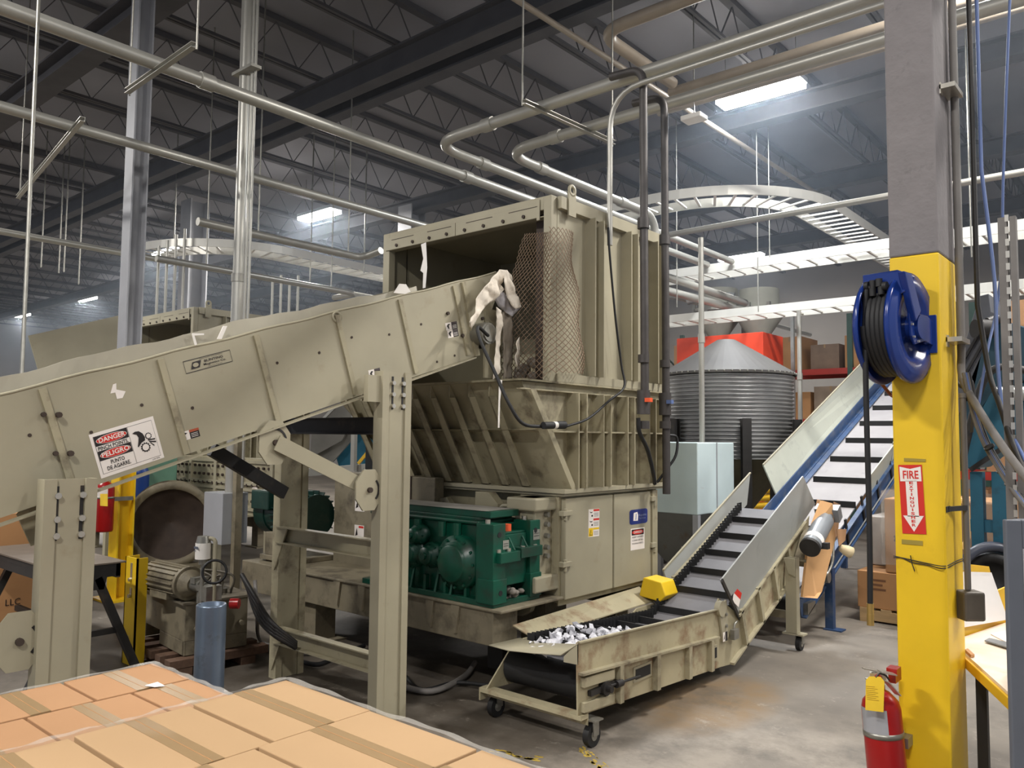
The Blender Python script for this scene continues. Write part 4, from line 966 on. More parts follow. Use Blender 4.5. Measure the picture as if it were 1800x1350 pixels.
# cloth straps tied over the liner
CL = [CLOTH]
b = MB(); b.prism([px(337, 588, XC+.01), px(340, 586, XC+.01), px(346, 606, XC+.01), px(342, 607, XC+.01)], (.004, 0, 0)); b.prism([px(392, 573, XC+.01), px(399, 573, XC+.01), px(389, 596, XC+.01), px(381, 596, XC+.01)], (.004, 0, 0)); b.prism([px(337, 586, XC+.0), px(358, 586, XC-.0), px(358, 589, XC-.0), px(338, 590, XC+.0)], (.004, 0, 0))
each('tie_strap', b, WHITE, cv)

# rags and scraps at the conveyor head
def cloth(name, pts2, X, parent, mt_, thick=.006, wav=.02, sub=3):
    P_ = [px(x, y, X+wav*math.sin(i*1.9)) for i, (x, y) in enumerate(pts2)]
    b = MB(); b.add(P_, [tuple(range(len(P_)))])
    o = build(name, b, mt_, parent)
    import bmesh
    bm = bmesh.new(); bm.from_mesh(o.data); bmesh.ops.triangulate(bm, faces=bm.faces)
    for _ in range(4):
        long_ = [e_ for e_ in bm.edges if e_.calc_length() > .03]
        if not long_: break
        bmesh.ops.subdivide_edges(bm, edges=long_, cuts=1); bmesh.ops.triangulate(bm, faces=bm.faces)
    for f_ in bm.faces: f_.smooth = True
    bm.to_mesh(o.data); bm.free()
    tx = bpy.data.textures.new('crumple', 'CLOUDS'); tx.noise_scale = .07
    d_ = o.modifiers.new('disp', 'DISPLACE'); d_.texture = tx; d_.strength = .045; d_.texture_coords = 'GLOBAL'
    q_ = o.modifiers.new('solid', 'SOLIDIFY'); q_.thickness = thick
    return o
t = thing('hanging_cloth', px(870, 520, -3.72), 'dirty white cloth draped over the head end of the infeed conveyor', 'cloth')
zo = lambda L: [(650+x/3.197, 300+y/3.197) for x, y in L]
cloth('drape', zo([(735, 555), (775, 560), (800, 610), (780, 640), (765, 610), (745, 605), (735, 640), (755, 670), (725, 700), (690, 730), (650, 760), (615, 810), (590, 850), (570, 885), (555, 850), (590, 790), (598, 720), (650, 650), (690, 600)]), -3.70, t, CLOTH)
cloth('drape', zo([(768, 558), (800, 620), (830, 700), (855, 765), (820, 775), (795, 750), (770, 700), (758, 620)]), -3.66, t, CLOTH)
cloth('drape', zo([(690, 700), (745, 680), (800, 745), (850, 765), (800, 820), (760, 790), (720, 760)]), -3.72, t, mat('grey_white_film', (176, 172, 174), .5, 0, .15, 14))
cloth('drape', [(872, 540), (880, 546), (881, 575), (878, 610), (879, 655), (866, 668), (872, 600), (873, 560)], -3.68, t, CLOTH)
cloth('drape', [(884, 548), (899, 556), (903, 600), (900, 665), (886, 668), (884, 600)], -3.75, t, mat('grey_cloth', (140, 130, 116), .9, 0, .15, 9))
cloth('drape', [(908, 600), (913, 592), (914, 640), (910, 652), (905, 640)], -3.72, t, CLOTH)
for k, (pts2, X, lab) in enumerate((([(740, 430), (749, 426), (750, 448), (751, 470), (748, 506), (743, 507), (744, 480), (739, 476), (744, 455)], None, 'thin white rag strip hanging from the hood frame'), ([(692, 515), (702, 499), (714, 500), (722, 513), (712, 517), (700, 516)], None, 'crumpled white rag tucked on the conveyor edge below the hood'), ([(877, 668), (883, 668), (879, 705), (878, 752), (875, 752), (876, 710)], -3.55, 'thin white cloth strip dangling in front of the hopper ribs'))):
    if k == 0: P_ = [py(x, y, YN-.12) for x, y in pts2]
    elif k == 1: P_ = [px(x, y, XC+.0) for x, y in pts2]
    else: P_ = [px(x, y, X) for x, y in pts2]
    b = MB(); b.prism(P_, (0.004, -.004, 0)); tag(build('rag_strip', b, WHITE), lab, 'rag')
t = thing('crumpled_film', px(935, 655, -3.66), 'heap of crumpled dusty film on the hopper rim behind the netting', 'scrap')
b = MB(); cc = px(932, 662, -3.75)
for k in range(14): b.sphere(cc+V((random.uniform(-.12, .12), random.uniform(-.05, .16), random.uniform(.0, .12))), random.uniform(.035, .06), 7, (1, 1.2, .8))
build('film_heap', b, mat('dusty_film', (150, 140, 128), .8, 0, .2, 18), t)
# hoses and cable on the hood
def cable(pts, r, mt_, lab, n=7, cat='cable', seg=8):
    b = MB(); b.tube(smooth_path(pts, n), r, seg); return tag(build('cable', b, mt_), lab, cat)
cable([px(858, 590, -3.7), px(840, 575, -3.66), px(845, 600, -3.62), px(870, 655, -3.52), px(895, 710, -3.42), px(920, 745, -3.38), px(960, 750, -3.36)], .012, BLACK, 'black cable running from the conveyor head motor down over the hopper')
cable([px(1069, 400, -3.40), px(1072, 450, -3.40), px(1082, 560, -3.40), px(1092, 640, -3.40), px(1097, 680, -3.36), px(1070, 705, -3.36), px(1035, 735, -3.36), px(1000, 748, -3.36), px(990, 750, -3.36)], .009, BLACK, 'thin black cable hanging down the ribbed hood side and looping to the plug')
a, c = px(955, 748, -3.34), px(992, 747, -3.34)
t = thing('cable_plug', a, 'black and white cable plug hanging in front of the hopper', 'plug')
b = MB(); b.cyl(a, a.lerp(c, .45), .025); b.cyl(a.lerp(c, .6), c, .028); build('plug_body', b, BLACK, t)
b = MB(); b.cyl(a.lerp(c, .45), a.lerp(c, .6), .026); build('plug_ring', b, WHITE, t)
cable([px(1122, 735, -3.15), px(1124, 760, -3.16), px(1138, 790, -3.2), px(1148, 830, -3.25), px(1151, 850, -3.3)], .016, BLACK, 'black hose curving down from the left drop pipe')
cable([px(1176, 765, -3.27), px(1190, 770, -3.25), px(1188, 800, -3.25), px(1172, 825, -3.3), px(1155, 848, -3.35)], .011, BLACK, 'thin black hose looping from the right drop pipe to the chamber')

# ================================================================== DISCHARGE CONVEYOR
XN, XF = -2.613, -3.30
dcv = thing('discharge_conveyor', (-2.95, 5.2, 0), 'tan cleated discharge conveyor on casters, bent upwards, in front of the shredder', 'conveyor')
YB = 5.30     # bend
s24 = math.tan(math.radians(24.2))
# far plate is lower than the near one
def zt_(Y): return .578-.05*(Y-3.62) if Y < YB else .50+(Y-YB)*.47+.02
def zb_(Y): return .181-.055*(Y-3.63) if Y < YB+.2 else .078+(Y-YB-.2)*.43
YE = 7.0
for X, s_ in ((XN, -1), (XF, 1)):
    tz_ = (.50, .578) if s_ < 0 else (.375, .425)
    b = MB(); b.prism([(X, 3.63, .181), (X, YB+.05, .088), (X, 5.5, .075), (X, 6.7, .555), (X, 7.02, .72), (X, 7.1, 1.03), (X, 5.66, .40), (X, YB+.03, .57 if s_ < 0 else .40), (X, YB-.02, tz_[0]), (X, 3.62 if s_ < 0 else 3.9, tz_[1])], (s_*.01, 0, 0))
    sp = build('side_plate', b, TANR, dcv)
    b = MB(); o = -s_*.035
    if s_ < 0: b.prism([(X, 3.63, .415), (X, YB-.02, .318), (X, YB-.02, .305), (X, 3.63, .402)], (o, 0, 0))
    if s_ < 0: b.prism([(X, 3.62, .585), (X, YB-.02, .505), (X, YB-.02, .497), (X, 3.62, .577)], (o*.6, 0, 0))
    for Y in ((4.0, 4.42, 4.83, 5.15) if s_ < 0 else ()): b.box((min(X, X+o), Y, zb_(Y)+.005), (max(X, X+o), Y+.04, .41-.058*(Y-3.63)))
    if s_ < 0: b.prism([(X, 3.65, .20), (X, 3.95, .185), (X, 3.95, .235), (X, 3.65, .25)], (o*.8, 0, 0)); b.prism([(X, 3.65, .335), (X, 3.95, .32), (X, 3.95, .37), (X, 3.65, .385)], (o*.8, 0, 0))
    for Y in (5.72, 6.02, 6.32, 6.62): zz = .075+(Y-5.5)*.4; b.prism([(X, Y, zz), (X, Y+.035, zz+.01), (X, Y-.06, zz+.29), (X, Y-.095, zz+.28)], (o, 0, 0))
    b.prism([(X, 5.5, .075), (X, 6.7, .555), (X, 6.7, .57), (X, 5.5, .09)], (o, 0, 0)); b.prism([(X, 5.6, .40), (X, 6.95, .98), (X, 6.95, .995), (X, 5.6, .415)], (o, 0, 0))
    each('side_rib', b, TAN2, sp)
    if s_ < 0:
        b = MB()
        for (y0, y1, z0, z1) in ((4.19, 4.40, .235, .325), (5.21, 5.29, .15, .255)): b.box((X-.001, y0, z0), (X+.006, y1, z1))
        each('window_rim', b, TAN, sp)
        b = MB()
        for (y0, y1, z0, z1) in ((4.21, 4.38, .25, .31), (5.22, 5.28, .17, .24)): b.box((X+.006, y0, z0), (X+.008, y1, z1))
        each('window_opening', b, BLACK, sp)
        b = MB(); b.cyl((X, 3.86, .285), (X+.04, 3.86, .285), .04, n=14); b.cyl((X+.04, 3.86, .285), (X+.07, 3.86, .285), .018); b.box((X, 3.72, .27), (X+.025, 4.0, .30)); b.tube([(X+.03, 3.9, .29), (X+.03, 4.22, .275)], .008, 6); b.cyl((X+.03, 3.96, .285), (X+.03, 4.02, .283), .022, n=8)
        build('take_up_bearing', b, BLKST, sp)
        b = MB(); b.cyl((X-.01, 5.33, .50), (X+.03, 5.33, .50), .055, n=20); b.prism([(X, 5.3, .5), (X, 5.42, .55), (X, 5.45, .28), (X, 5.36, .26)], (.018, 0, 0)); build('bend_cover', b, TAN, sp, .004)
        b = MB(); b.box((X+.018, 5.47, .26), (X+.05, 5.55, .33)); b.tube([(X+.03, 5.5, .33), (X+.04, 5.5, .37), (X+.02, 5.58, .37)], .008, 6); b.cyl((X+.018, 5.4, .45), (X+.03, 5.4, .45), .012, n=8); b.cyl((X+.018, 5.4, .37), (X+.03, 5.4, .37), .012, n=8); build('bend_switch', b, STEEL, sp)
        P = Panel((X+.02, 5.35, .33), (X+.02, 5.42, .33), (X+.02, 5.42, .265), (X+.02, 5.35, .265)); P.slab(0); P.rect(.5, 0, 1, 1, 0, 1); P.poly([(.15, .2), (.35, .3), (.3, .8)], 1, 1); build('warning_label', P.mb, [WHT, BLK], sp)
# end lip and crossbar
b = MB(); pts = [(XN-.002, 3.615, .578), (XN, 3.60, .50), (XN-.12, 3.60, .50), (XN-.02, 3.615, .578)]
b.add([(XN, 3.62, .575), (XN-.1, 3.60, .50), (XN-.30, 3.60, .475), (XN-.5, 3.62, .45), (XF, 3.66, .44), (XF, 3.95, .43), (XN-.5, 3.9, .44), (XN-.3, 3.9, .47), (XN-.1, 3.9, .50), (XN, 3.9, .565)], [(0, 1, 8, 9), (1, 2, 7, 8), (2, 3, 6, 7), (3, 4, 5, 6)], True)
o = build('end_lip', b, TAN, dcv); q = o.modifiers.new('s', 'SOLIDIFY'); q.thickness = .006
b = MB(); b.prism([(XN-.0, 3.62, .578), (XN, 3.62, .46), (XN-.085, 3.61, .46), (XN-.085, 3.61, .49)], (0, .01, 0)); build('lip_corner', b, TAN, dcv)
b = MB(); b.box((XF-.05, 3.63, .16), (XN+.02, 3.70, .185)); b.box((XF-.05, 3.63, .11), (XF-.04, 3.70, .16)); b.box((XF-.05, 3.695, .12), (XN+.02, 3.70, .16)); build('cross_bar', b, TANR, dcv)
b = MB(); b.cyl((XN-.03, 3.86, .285), (XF+.03, 3.86, .285), .10, n=28); build('tail_pulley', b, BLACK, dcv)
# belt
def beltz(Y): return .41-.055*(Y-3.7) if Y < YB+.1 else .318+(Y-YB-.1)*.452
pts = [(XN-.06, 3.86, .385)]+[(XN-.06, Y, beltz(Y)) for Y in (4.0, 4.6, 5.2, 5.4, 6.0, 6.9, 7.05)]
b = MB(); b.prism(pts+[(x, y, z-.015) for x, y, z in pts[::-1]], (XF-XN+.12, 0, 0)); build('belt', b, BELT, dcv)
b = MB(); Y = 4.05
while Y < 7.0:
    z = beltz(Y); b.box((XF+.10, Y, z), (XN-.07, Y+.012, z+.05)); Y += .29 if Y < YB else .262
each('cleat', b, BLACK, dcv)
# corrugated sidewalls
def side_corr(X):
    b = MB(); Y = 3.95; k = 0; pts = []
    while Y < 7.02:
        pts.append((Y, .018*(1 if k % 2 else -1), beltz(Y))); Y += .022; k += 1
    vs_ = []
    for y, dx, z in pts: vs_ += [(X+dx, y, z), (X+dx, y, z+.075)]
    b.add(vs_, [(2*i, 2*i+2, 2*i+3, 2*i+1) for i in range(len(pts)-1)], False); return b
for X in (XF+.08, XN-.045): o = build('corrugated_sidewall', side_corr(X), BLACK, dcv); q = o.modifiers.new('s', 'SOLIDIFY'); q.thickness = .005
# wing plates
b = MB(); W4 = [(XN+.012, 5.66, .376), (XN+.012, 7.25, 1.126), (XN+.10, 7.0, 1.40), (XN+.10, 5.40, .70)]
W4 = [px(1299, 1087, XN+.01), px(1433, 886, XN+.01), px(1412, 837, XN+.06), px(1268, 1020, XN+.06)]
b.prism(W4, (-.012, 0, 0)); wg = build('wing_plate', b, GREYP, dcv)
b = MB(); b.bar(W4[0]+V((.004, 0, 0)), W4[3]+V((.004, 0, 0)), .012, .03); build('wing_edge', b, BLKST, wg)
P = Panel(*[px(x, y, XN+.035) for x, y in ((1290, 1034), (1308, 1052), (1297, 1067), (1281, 1050))]); P.slab(0); P.rect(0, .55, 1, 1, 0, 1); P.poly([(.1, .1), (.35, .1), (.3, .45), (.15, .4)], 1, 2); build('warning_label', P.mb, [WHT, RED, BLK], wg)
b = MB(); W5 = [px(1173, 1018, XF), px(1171, 998, XF-.03), px(1185, 975, XF-.04), px(1319, 831, XF-.04), px(1314, 876, XF)]; W5 = [px(1182, 1044, XF), px(1166, 1002, XF-.05), px(1319, 831, XF-.05), px(1313, 887, XF)]
b.prism(W5, (-.012, 0, 0)); build('wing_plate', b, GREYP, dcv)
b = MB(); b.bar(W5[1], W5[2], .016, .012); build('wing_edge', b, TAN, dcv)
# legs + casters
def caster(x, y, r=.055, parent=None, nm='caster'):
    b = MB(); b.cyl((x-.018, y, r), (x+.018, y, r), r, n=22); w_ = build('caster_wheel', b, BLACK, parent)
    b = MB(); b.cyl((x-.022, y, r), (x+.022, y, r), r*.45, n=12); b.box((x-.03, y-.02, r), (x-.022, y+.03, r*2.3)); b.box((x+.022, y-.02, r), (x+.03, y+.03, r*2.3)); b.box((x-.045, y-.03, r*2.3), (x+.045, y+.05, r*2.3+.008)); build('caster_fork', b, STEEL, w_)
caster(XN+.02, 3.73, .062, dcv); caster(XF-.0, 3.73, .062, dcv)
for X in (XN+.12, XF-.12):
    b = MB(); b.chan((X, 6.50, .14), (X, 6.50, .74), .09, .07, .008, (0, 1, 0)); b.box((X-.12, 6.46, .125), (X+.05, 6.56, .137)); b.prism([(X-.09, 6.44, .74), (X-.0, 6.44, .74), (X-.0, 6.44, .60), (X-.05, 6.44, .62)], (0, -.01, 0)); build('leg', b, TAN, dcv); caster(X, 6.52, .055, dcv)
b = MB(); b.box((XF-.1, 6.5, .24), (XN+.08, 6.54, .30)); b.box((XF-.06, 5.72, .10), (XF-.05, 6.5, .14)); build('leg_tie', b, TAND, dcv)
b = MB(); b.lathe([(.018, 0), (.028, 0), (.028, .012), (.018, .012), (.018, 0)], px(1384, 987, XN+.012), (1, 0, 0), 16); build('lifting_ring', b, TAN, dcv)
# gearmotor at the head
ma = px(1425, 960, XN+.22); mb_ = px(1449, 915, XN+.20)
b = MB(); b.cyl(ma, mb_, .078, n=24); md = (mb_-ma).normalized(); b.cyl(mb_, mb_+md*.09, .06, .055, n=20); b.obox(mb_+md*.13, md*.05, V((.1, 0, 0)), md.cross(V((1, 0, 0)))*.06); gm = build('gearmotor', b, GREYM, dcv, .004)
b = MB(); b.cyl(ma-md*.03, ma, .082, n=24); b.box(ma+V((.02, .04, -.02)), ma+V((.12, .1, .03))); build('fan_cover', b, BLKST, gm)
b = MB(); b.cyl(ma+md*.05+V((.0, 0, 0)), ma+md*.11, .0795, n=24); build('motor_nameplate', b, WHT, gm)
b = MB(); b.prism([px(1395, 985, XN+.03), px(1408, 940, XN+.03), px(1418, 925, XN+.03), px(1432, 960, XN+.03), px(1420, 985, XN+.03), px(1400, 995, XN+.03)], (.1, 0, 0)); build('motor_bracket', b, TAND, dcv)
# film scraps riding on the belt
b = MB(); random.seed(3)
for k in range(220):
    Y = random.betavariate(2, 2.6)*1.35+3.72; X = XN-.10-random.random()*.42; r = random.uniform(.012, .034)
    n = 5; c = V((X, Y, beltz(Y)+.02+random.random()*.09*math.exp(-((Y-4.2)/.35)**2)))
    ax = V((random.gauss(0, 1), random.gauss(0, 1), random.gauss(0, 1))).normalized(); a1 = ax.orthogonal().normalized(); a2 = ax.cross(a1)
    ring = [c+(a1*math.cos(2*PI*i/6)+a2*math.sin(2*PI*i/6))*r*random.uniform(.7, 1.3)+ax*random.uniform(-.5, .5)*r for i in range(6)]
    b.add([c+ax*r*.6]+ring, [(0, i+1, (i+1) % 6+1) for i in range(6)])
    b.add([c-ax*r*.4]+ring, [(0, (i+1) % 6+1, i+1) for i in range(6)])
tag(build('film_scraps', b, SCRAP), 'pile of shredded white plastic film on the discharge conveyor belt', 'plastic scraps', None, 'stuff')

# ================================================================== BLUE CONVEYOR
BX, BXF = -2.62, -3.46
bcv = thing('blue_conveyor', (-3.0, 9, 0), 'blue inclined conveyor with pale belt and black cleats, climbing behind the yellow column', 'conveyor')
def bz_(Y): return .127+(Y-6.736)*.393
Y0, Y1 = 6.85, 12.6
for X, s_ in ((BX, -1), (BXF, 1)):
    b = MB(); b.chan((X, Y0, bz_(Y0)+.1), (X, Y1, bz_(Y1)+.1), s_*-.05 if False else .05, .2, .01); rl = build('side_rail', b, BLUEC, bcv)
b = MB()
for X in (BX+.03,):
    for o in (.17, .02): b.tube([(X, 7.3, bz_(7.3)+.2-o), (X, 12, bz_(12)+.2-o)], .008, 6)
    Y = 7.3
each('conduit_line', b, GALV, bcv)
b = MB()
for Y in (7.6, 8.1, 8.6, 9.1, 9.6, 10.1): b.prism([(BX+.012, Y, bz_(Y)-.02), (BX+.012, Y+.035, bz_(Y)), (BX+.012, Y-.08, bz_(Y)+.28), (BX+.012, Y-.115, bz_(Y)+.27)], (.015, 0, 0))
each('wing_bracket', b, BLKST, bcv)
b = MB(); pts = [(BX-.06, Y, bz_(Y)+.17) for Y in (Y0, Y1)]; b.prism(pts+[(x, y, z-.015) for x, y, z in pts[::-1]], (BXF-BX+.10, 0, 0)); build('belt', b, BELTL, bcv)
b = MB(); b.prism([(BXF+.0, Y0, bz_(Y0)+.19), (BXF+.0, Y1, bz_(Y1)+.19), (BXF+.11, Y1, bz_(Y1)+.18), (BXF+.11, Y0, bz_(Y0)+.18)], (0, 0, .012)); b.prism([(BXF, Y0+.9, bz_(Y0+.9)+.2), (BXF, Y1, bz_(Y1)+.2), (BXF, Y1, bz_(Y1)+.32), (BXF, Y0+.9, bz_(Y0+.9)+.32)], (.012, 0, 0)); build('inner_skirt', b, BLUEC, bcv)
Y = 7.42
while Y < 12.4:
    b = MB(); b.box((BXF+.16, Y, bz_(Y)+.17), (BX-.05, Y+.014, bz_(Y)+.235)); build('cleat', b, BLACK, bcv); Y += .56
# far wing, near wings
b = MB(); b.prism([(BXF-.0, 8.45, bz_(8.45)+.30), (BXF-.10, 8.35, bz_(8.45)+.62), (BXF-.10, 11.9, bz_(11.9)+.68), (BXF-.10, 12.4, bz_(12.4)+.5), (BXF, 12.4, bz_(12.4)+.30)], (-.014, 0, 0)); build('wing_plate', b, GREYPL, bcv)
b = MB(); b.bar((BXF-.105, 8.35, bz_(8.45)+.625), (BXF-.105, 11.9, bz_(11.9)+.685), .018, .012); build('wing_edge', b, TAN, bcv)
for (ya, yb) in ((8.78, 9.55), (9.62, 10.9)):
    b = MB(); b.prism([(BX+.0, ya, bz_(ya)+.2), (BX+.0, yb, bz_(yb)+.2), (BX+.06, yb-.05, bz_(yb)+.42), (BX+.06, ya-.12, bz_(ya)+.42)], (.014, 0, 0)); build('wing_plate', b, GREYPL, bcv)
for X in (BX+.10, BXF-.1):
    b = MB(); b.chan((X, 7.42, .012), (X, 7.42, .55), .07, .07, .008, (0, 1, 0)); b.box((X-.08, 7.36, 0), (X+.08, 7.48, .012)); build('leg', b, BLUEC, bcv)
    b = MB(); b.chan((X, 11.0, .012), (X, 11.0, 1.75), .07, .07, .008, (0, 1, 0)); build('leg', b, BLUEC, bcv)
b = MB(); b.cyl((BX-.03, Y0+.05, bz_(Y0)+.1), (BXF+.03, Y0+.05, bz_(Y0)+.1), .09, n=24); build('tail_pulley', b, BLKST, bcv)
b = MB(); c = V((BX+.09, 7.25, bz_(7.25)+.16)); b.cyl(c-V((.08, 0, 0)), c+V((.03, 0, 0)), .05, n=14); b.tube(smooth_path([c, c+V((.02, .12, .12)), c+V((.0, .2, .3)), c+V((0, .12, .42))]), .012, 7); b.box((BX, 6.92, .2), (BX+.05, 7.1, .3)); build('drive_fittings', b, STEEL, bcv)
# cardboard chute leaning between conveyors
t = thing('cardboard_chute', (-2.45, 7.1, .5), 'folded open cardboard box leaning under the grey gearmotor between the two conveyors', 'cardboard')
CH = [px(1411, 1050, -2.50), px(1424, 935, -2.46), px(1446, 880, -2.42), px(1464, 885, -2.36), px(1468, 950, -2.36), px(1445, 1040, -2.42), px(1437, 1052, -2.42)]
b = MB(); b.prism(CH, (-.02, 0, 0)); build('front_panel', b, CARDD if False else mat('plain_board', (206, 160, 110), .85, 0, .05, 3), t)
b = MB(); b.prism([px(1436, 878, -2.55), px(1464, 888, -2.42), px(1462, 905, -2.42), px(1432, 900, -2.55)], (0, .02, 0)); b.prism([px(1465, 882, -2.38), px(1477, 887, -2.45), px(1472, 940, -2.45), px(1465, 950, -2.38)], (0, .01, 0)); b.prism([px(1470, 930, -2.34), px(1487, 930, -2.34), px(1485, 950, -2.34), px(1474, 960, -2.34)], (0.004, .004, 0)); build('flap', b, CARD, t)
a = px(1478, 963, -2.34); t = thing('white_cup', a, 'cream plastic lamp cup hanging beside the cardboard chute', 'cup')
b = MB(); b.lathe([(.0, 0), (.03, .0), (.045, .05), (.05, .1), (.042, .1), (.036, .05), (0, .015)], a, (.5, .6, -.35), 18); build('cup_body', b, mat('cream_plastic', (226, 208, 168), .5), t)

# ================================================================== HYDRAULIC UNIT
hp = thing('hydraulic_power_unit', (-5.7, 3.1, .12), 'dusty tan hydraulic power unit with electric motor on a tank behind the bollard', 'hydraulic unit')
c0 = V((-5.45, 2.87, 0))
A1 = pz(323, 1060, .5); A2 = pz(250, 1030, .5); A3 = pz(437, 1042, .5)
e1 = (A2-A1); e2 = (A3-A1); e1.z = e2.z = 0
# square up: depth direction e1 (to the left), length e2
u1 = e1.normalized(); u2 = V((-u1.y, u1.x, 0));  u2 = u2 if u2.dot(e2) > 0 else -u2
l1, l2 = e1.length, e2.dot(u2)
c0 = V((A1.x, A1.y, 0))
def T(a_, b_, z): return c0+u1*a_+u2*b_+V((0, 0, z))
def tbox(mb, a0, b0, z0, a1, b1, z1): mb.obox(T((a0+a1)/2, (b0+b1)/2, (z0+z1)/2), u1*((a1-a0)/2), u2*((b1-b0)/2), V((0, 0, (z1-z0)/2)))
b = MB(); tbox(b, .02, .02, .22, l1-.02, l2-.02, .485); tbox(b, .02, .02, .12, .06, l2-.02, .22); tbox(b, l1-.06, .02, .12, l1-.02, l2-.02, .22); tbox(b, .02, .02, .12, .5, .04, .22); build('tank', b, TAND, hp, .004)
b = MB(); tbox(b, -.01, -.01, .485, l1+.01, l2+.01, .50); build('tank_lid', b, mat('dusty_lid', (112, 104, 88), .8, 0, .2, 9), hp)
b = MB(); p = T(.016, l2*.55, .34); nrm = -u1; b.cyl(p, p+nrm*.02, .10, n=28); b.cyl(p+nrm*.02, p+nrm*.03, .085, n=28); b.cyl(T(.016, l2*.2, .3), T(-.02, l2*.2, .3), .02, n=8); b.cyl(T(.016, l2*.85, .3), T(-.02, l2*.85, .3), .02, n=8); b.cyl(T(.016, l2*.78, .45), T(.0, l2*.78, .45), .022, n=10); build('access_cover', b, TAND, hp)
m0, m1 = pd(270, 1004, 6.05), pd(330, 1012, 5.75)
m0.z = m1.z = .5+.125
ax = (m1-m0).normalized()
b = MB(); b.cyl(m0, m1, .105, n=24); b.cyl(m0-ax*.04, m0, .08, .1, n=24); b.cyl(m1, m1+ax*.03, .12, n=24); b.cyl(m1+ax*.03, m1+ax*.1, .10, .06, n=20)
b.obox((m0+m1)/2+V((0, 0, -.095)), ax*.12, ax.cross(V((0, 0, 1)))*.09, V((0, 0, .03))); mo = build('motor', b, TAND, hp, .003)
b = MB(); sd = ax.cross(V((0, 0, 1))).normalized()
for i in range(20): a_ = 2*PI*i/20; d_ = sd*math.cos(a_)+V((0, 0, 1))*math.sin(a_); b.obox((m0+m1)/2+d_*.108, ax*(m1-m0).length*.46, d_*.01, d_.cross(ax)*.003)
each('motor_fin', b, TAND, mo)
b = MB(); b.obox(m0-ax*.02+sd*.12+V((0, 0, 0)), ax*.05, sd*.04, V((0, 0, .055))); build('terminal_box', b, TAND, mo, .006)
b = MB(); q = m1+ax*.1; b.cyl(q, q+ax*.10, .045, n=14); b.cyl(q+ax*.10, q+ax*.14, .03, n=12); b.obox(q+ax*.05+V((0, 0, .04)), ax*.03, sd*.05, V((0, 0, .02)))
b.tube(fillet([q+ax*.06+V((0, 0, -.02)), q+ax*.06+V((0, 0, -.12))], .02), .018, 8); b.cyl(q+ax*.12-sd*.05, q+ax*.12+sd*.05, .022, n=10)
b.obox(q+ax*.2+V((0, 0, -.03)), ax*.05, sd*.06, V((0, 0, .05))); build('pump', b, STEEL, hp)
fl = pd(357, 968, 5.55); b = MB(); b.cyl(fl+V((0, 0, -.055)), fl+V((0, 0, .055)), .052, n=22); fo = build('oil_filter', b, WHITE, hp)
P = Panel(fl+V((-.03, -.0535, .045))-RGT*.0, fl+V((.035, -.0535, .045)), fl+V((.035, -.0535, -.01)), fl+V((-.03, -.0535, -.01))); P.rect(.05, .5, .95, .8, 0, 0); P.rect(.1, .2, .5, .3, 0, 0); build('filter_label', P.mb, [mat('label_grey', (90, 96, 110), .5)], fo)
b = MB(); b.cyl(fl+V((0, 0, .055)), fl+V((0, 0, .10)), .05, .04, n=18); b.cyl(fl+V((0, 0, -.09)), fl+V((0, 0, -.055)), .03); b.tube([fl+V((0, 0, -.08)), V((fl.x, fl.y, .5))], .014, 8); build('filter_head', b, STEEL, hp)
r_ = RGT*.085; b = MB(); b.tube(fillet([fl+V((0, 0, .085)), fl+r_+V((0, 0, .085)), fl+r_+V((0, 0, -.0)), V(((fl+r_).x, (fl+r_).y, .5))], .04), .014, 10); build('return_pipe', b, TAN, hp)
rc = pd(414, 1022, 5.5); rc.z = .535; b = MB(); b.cyl(rc-RGT*.03, rc+RGT*.03, .035, n=16); build('filler_cap', b, REDX, hp)
b = MB(); random.seed(11)
for k in range(9):
    q0 = T(random.uniform(.1, l1*.6), random.uniform(l2*.35, l2*.9), .5); q1 = T(random.uniform(.1, l1*.6), random.uniform(l2*.35, l2*.95), .5)
    b.tube(smooth_path([q0, q0+V((0, 0, random.uniform(.05, .14))), q1+V((0, 0, random.uniform(.05, .16))), q1]), .009, 6)
for k in range(6): q0 = T(random.uniform(.1, l1*.7), random.uniform(l2*.4, l2*.9), .5); b.cyl(q0, q0+V((0, 0, random.uniform(.03, .08))), random.uniform(.015, .03), n=10)
build('valve_plumbing', b, mat('dusty_fittings', (96, 90, 78), .6, .3, .25, 14), hp)
b = MB(); w0 = pd(377, 1005, 5.4); b.lathe([(.075, 0), (.085, .006), (.075, .012), (.068, .006), (.075, 0)], w0, (.9, -.5, .1), 24); build('hand_wheel', b, BLACK, hp)
# timber under it
for k, dz in enumerate((0, .06)):
    b = MB()
    for j in range(3): 
        if k == 0: tbox(b, -.05, -.05+j*(l2/2-.02), 0, l1+.1, .06+j*(l2/2-.02), .055)
    if k == 1:
        for j in range(5): tbox(b, -.05+j*l1*.22, -.1, .06, .05+j*l1*.22, l2+.12, .115)
    if k == 0: tb = thing('timber_pallet', c0, 'dirty timber pallet carrying the hydraulic power unit', 'pallet')
    each('deck_board' if k else 'bearer', b, WOODD, tb)
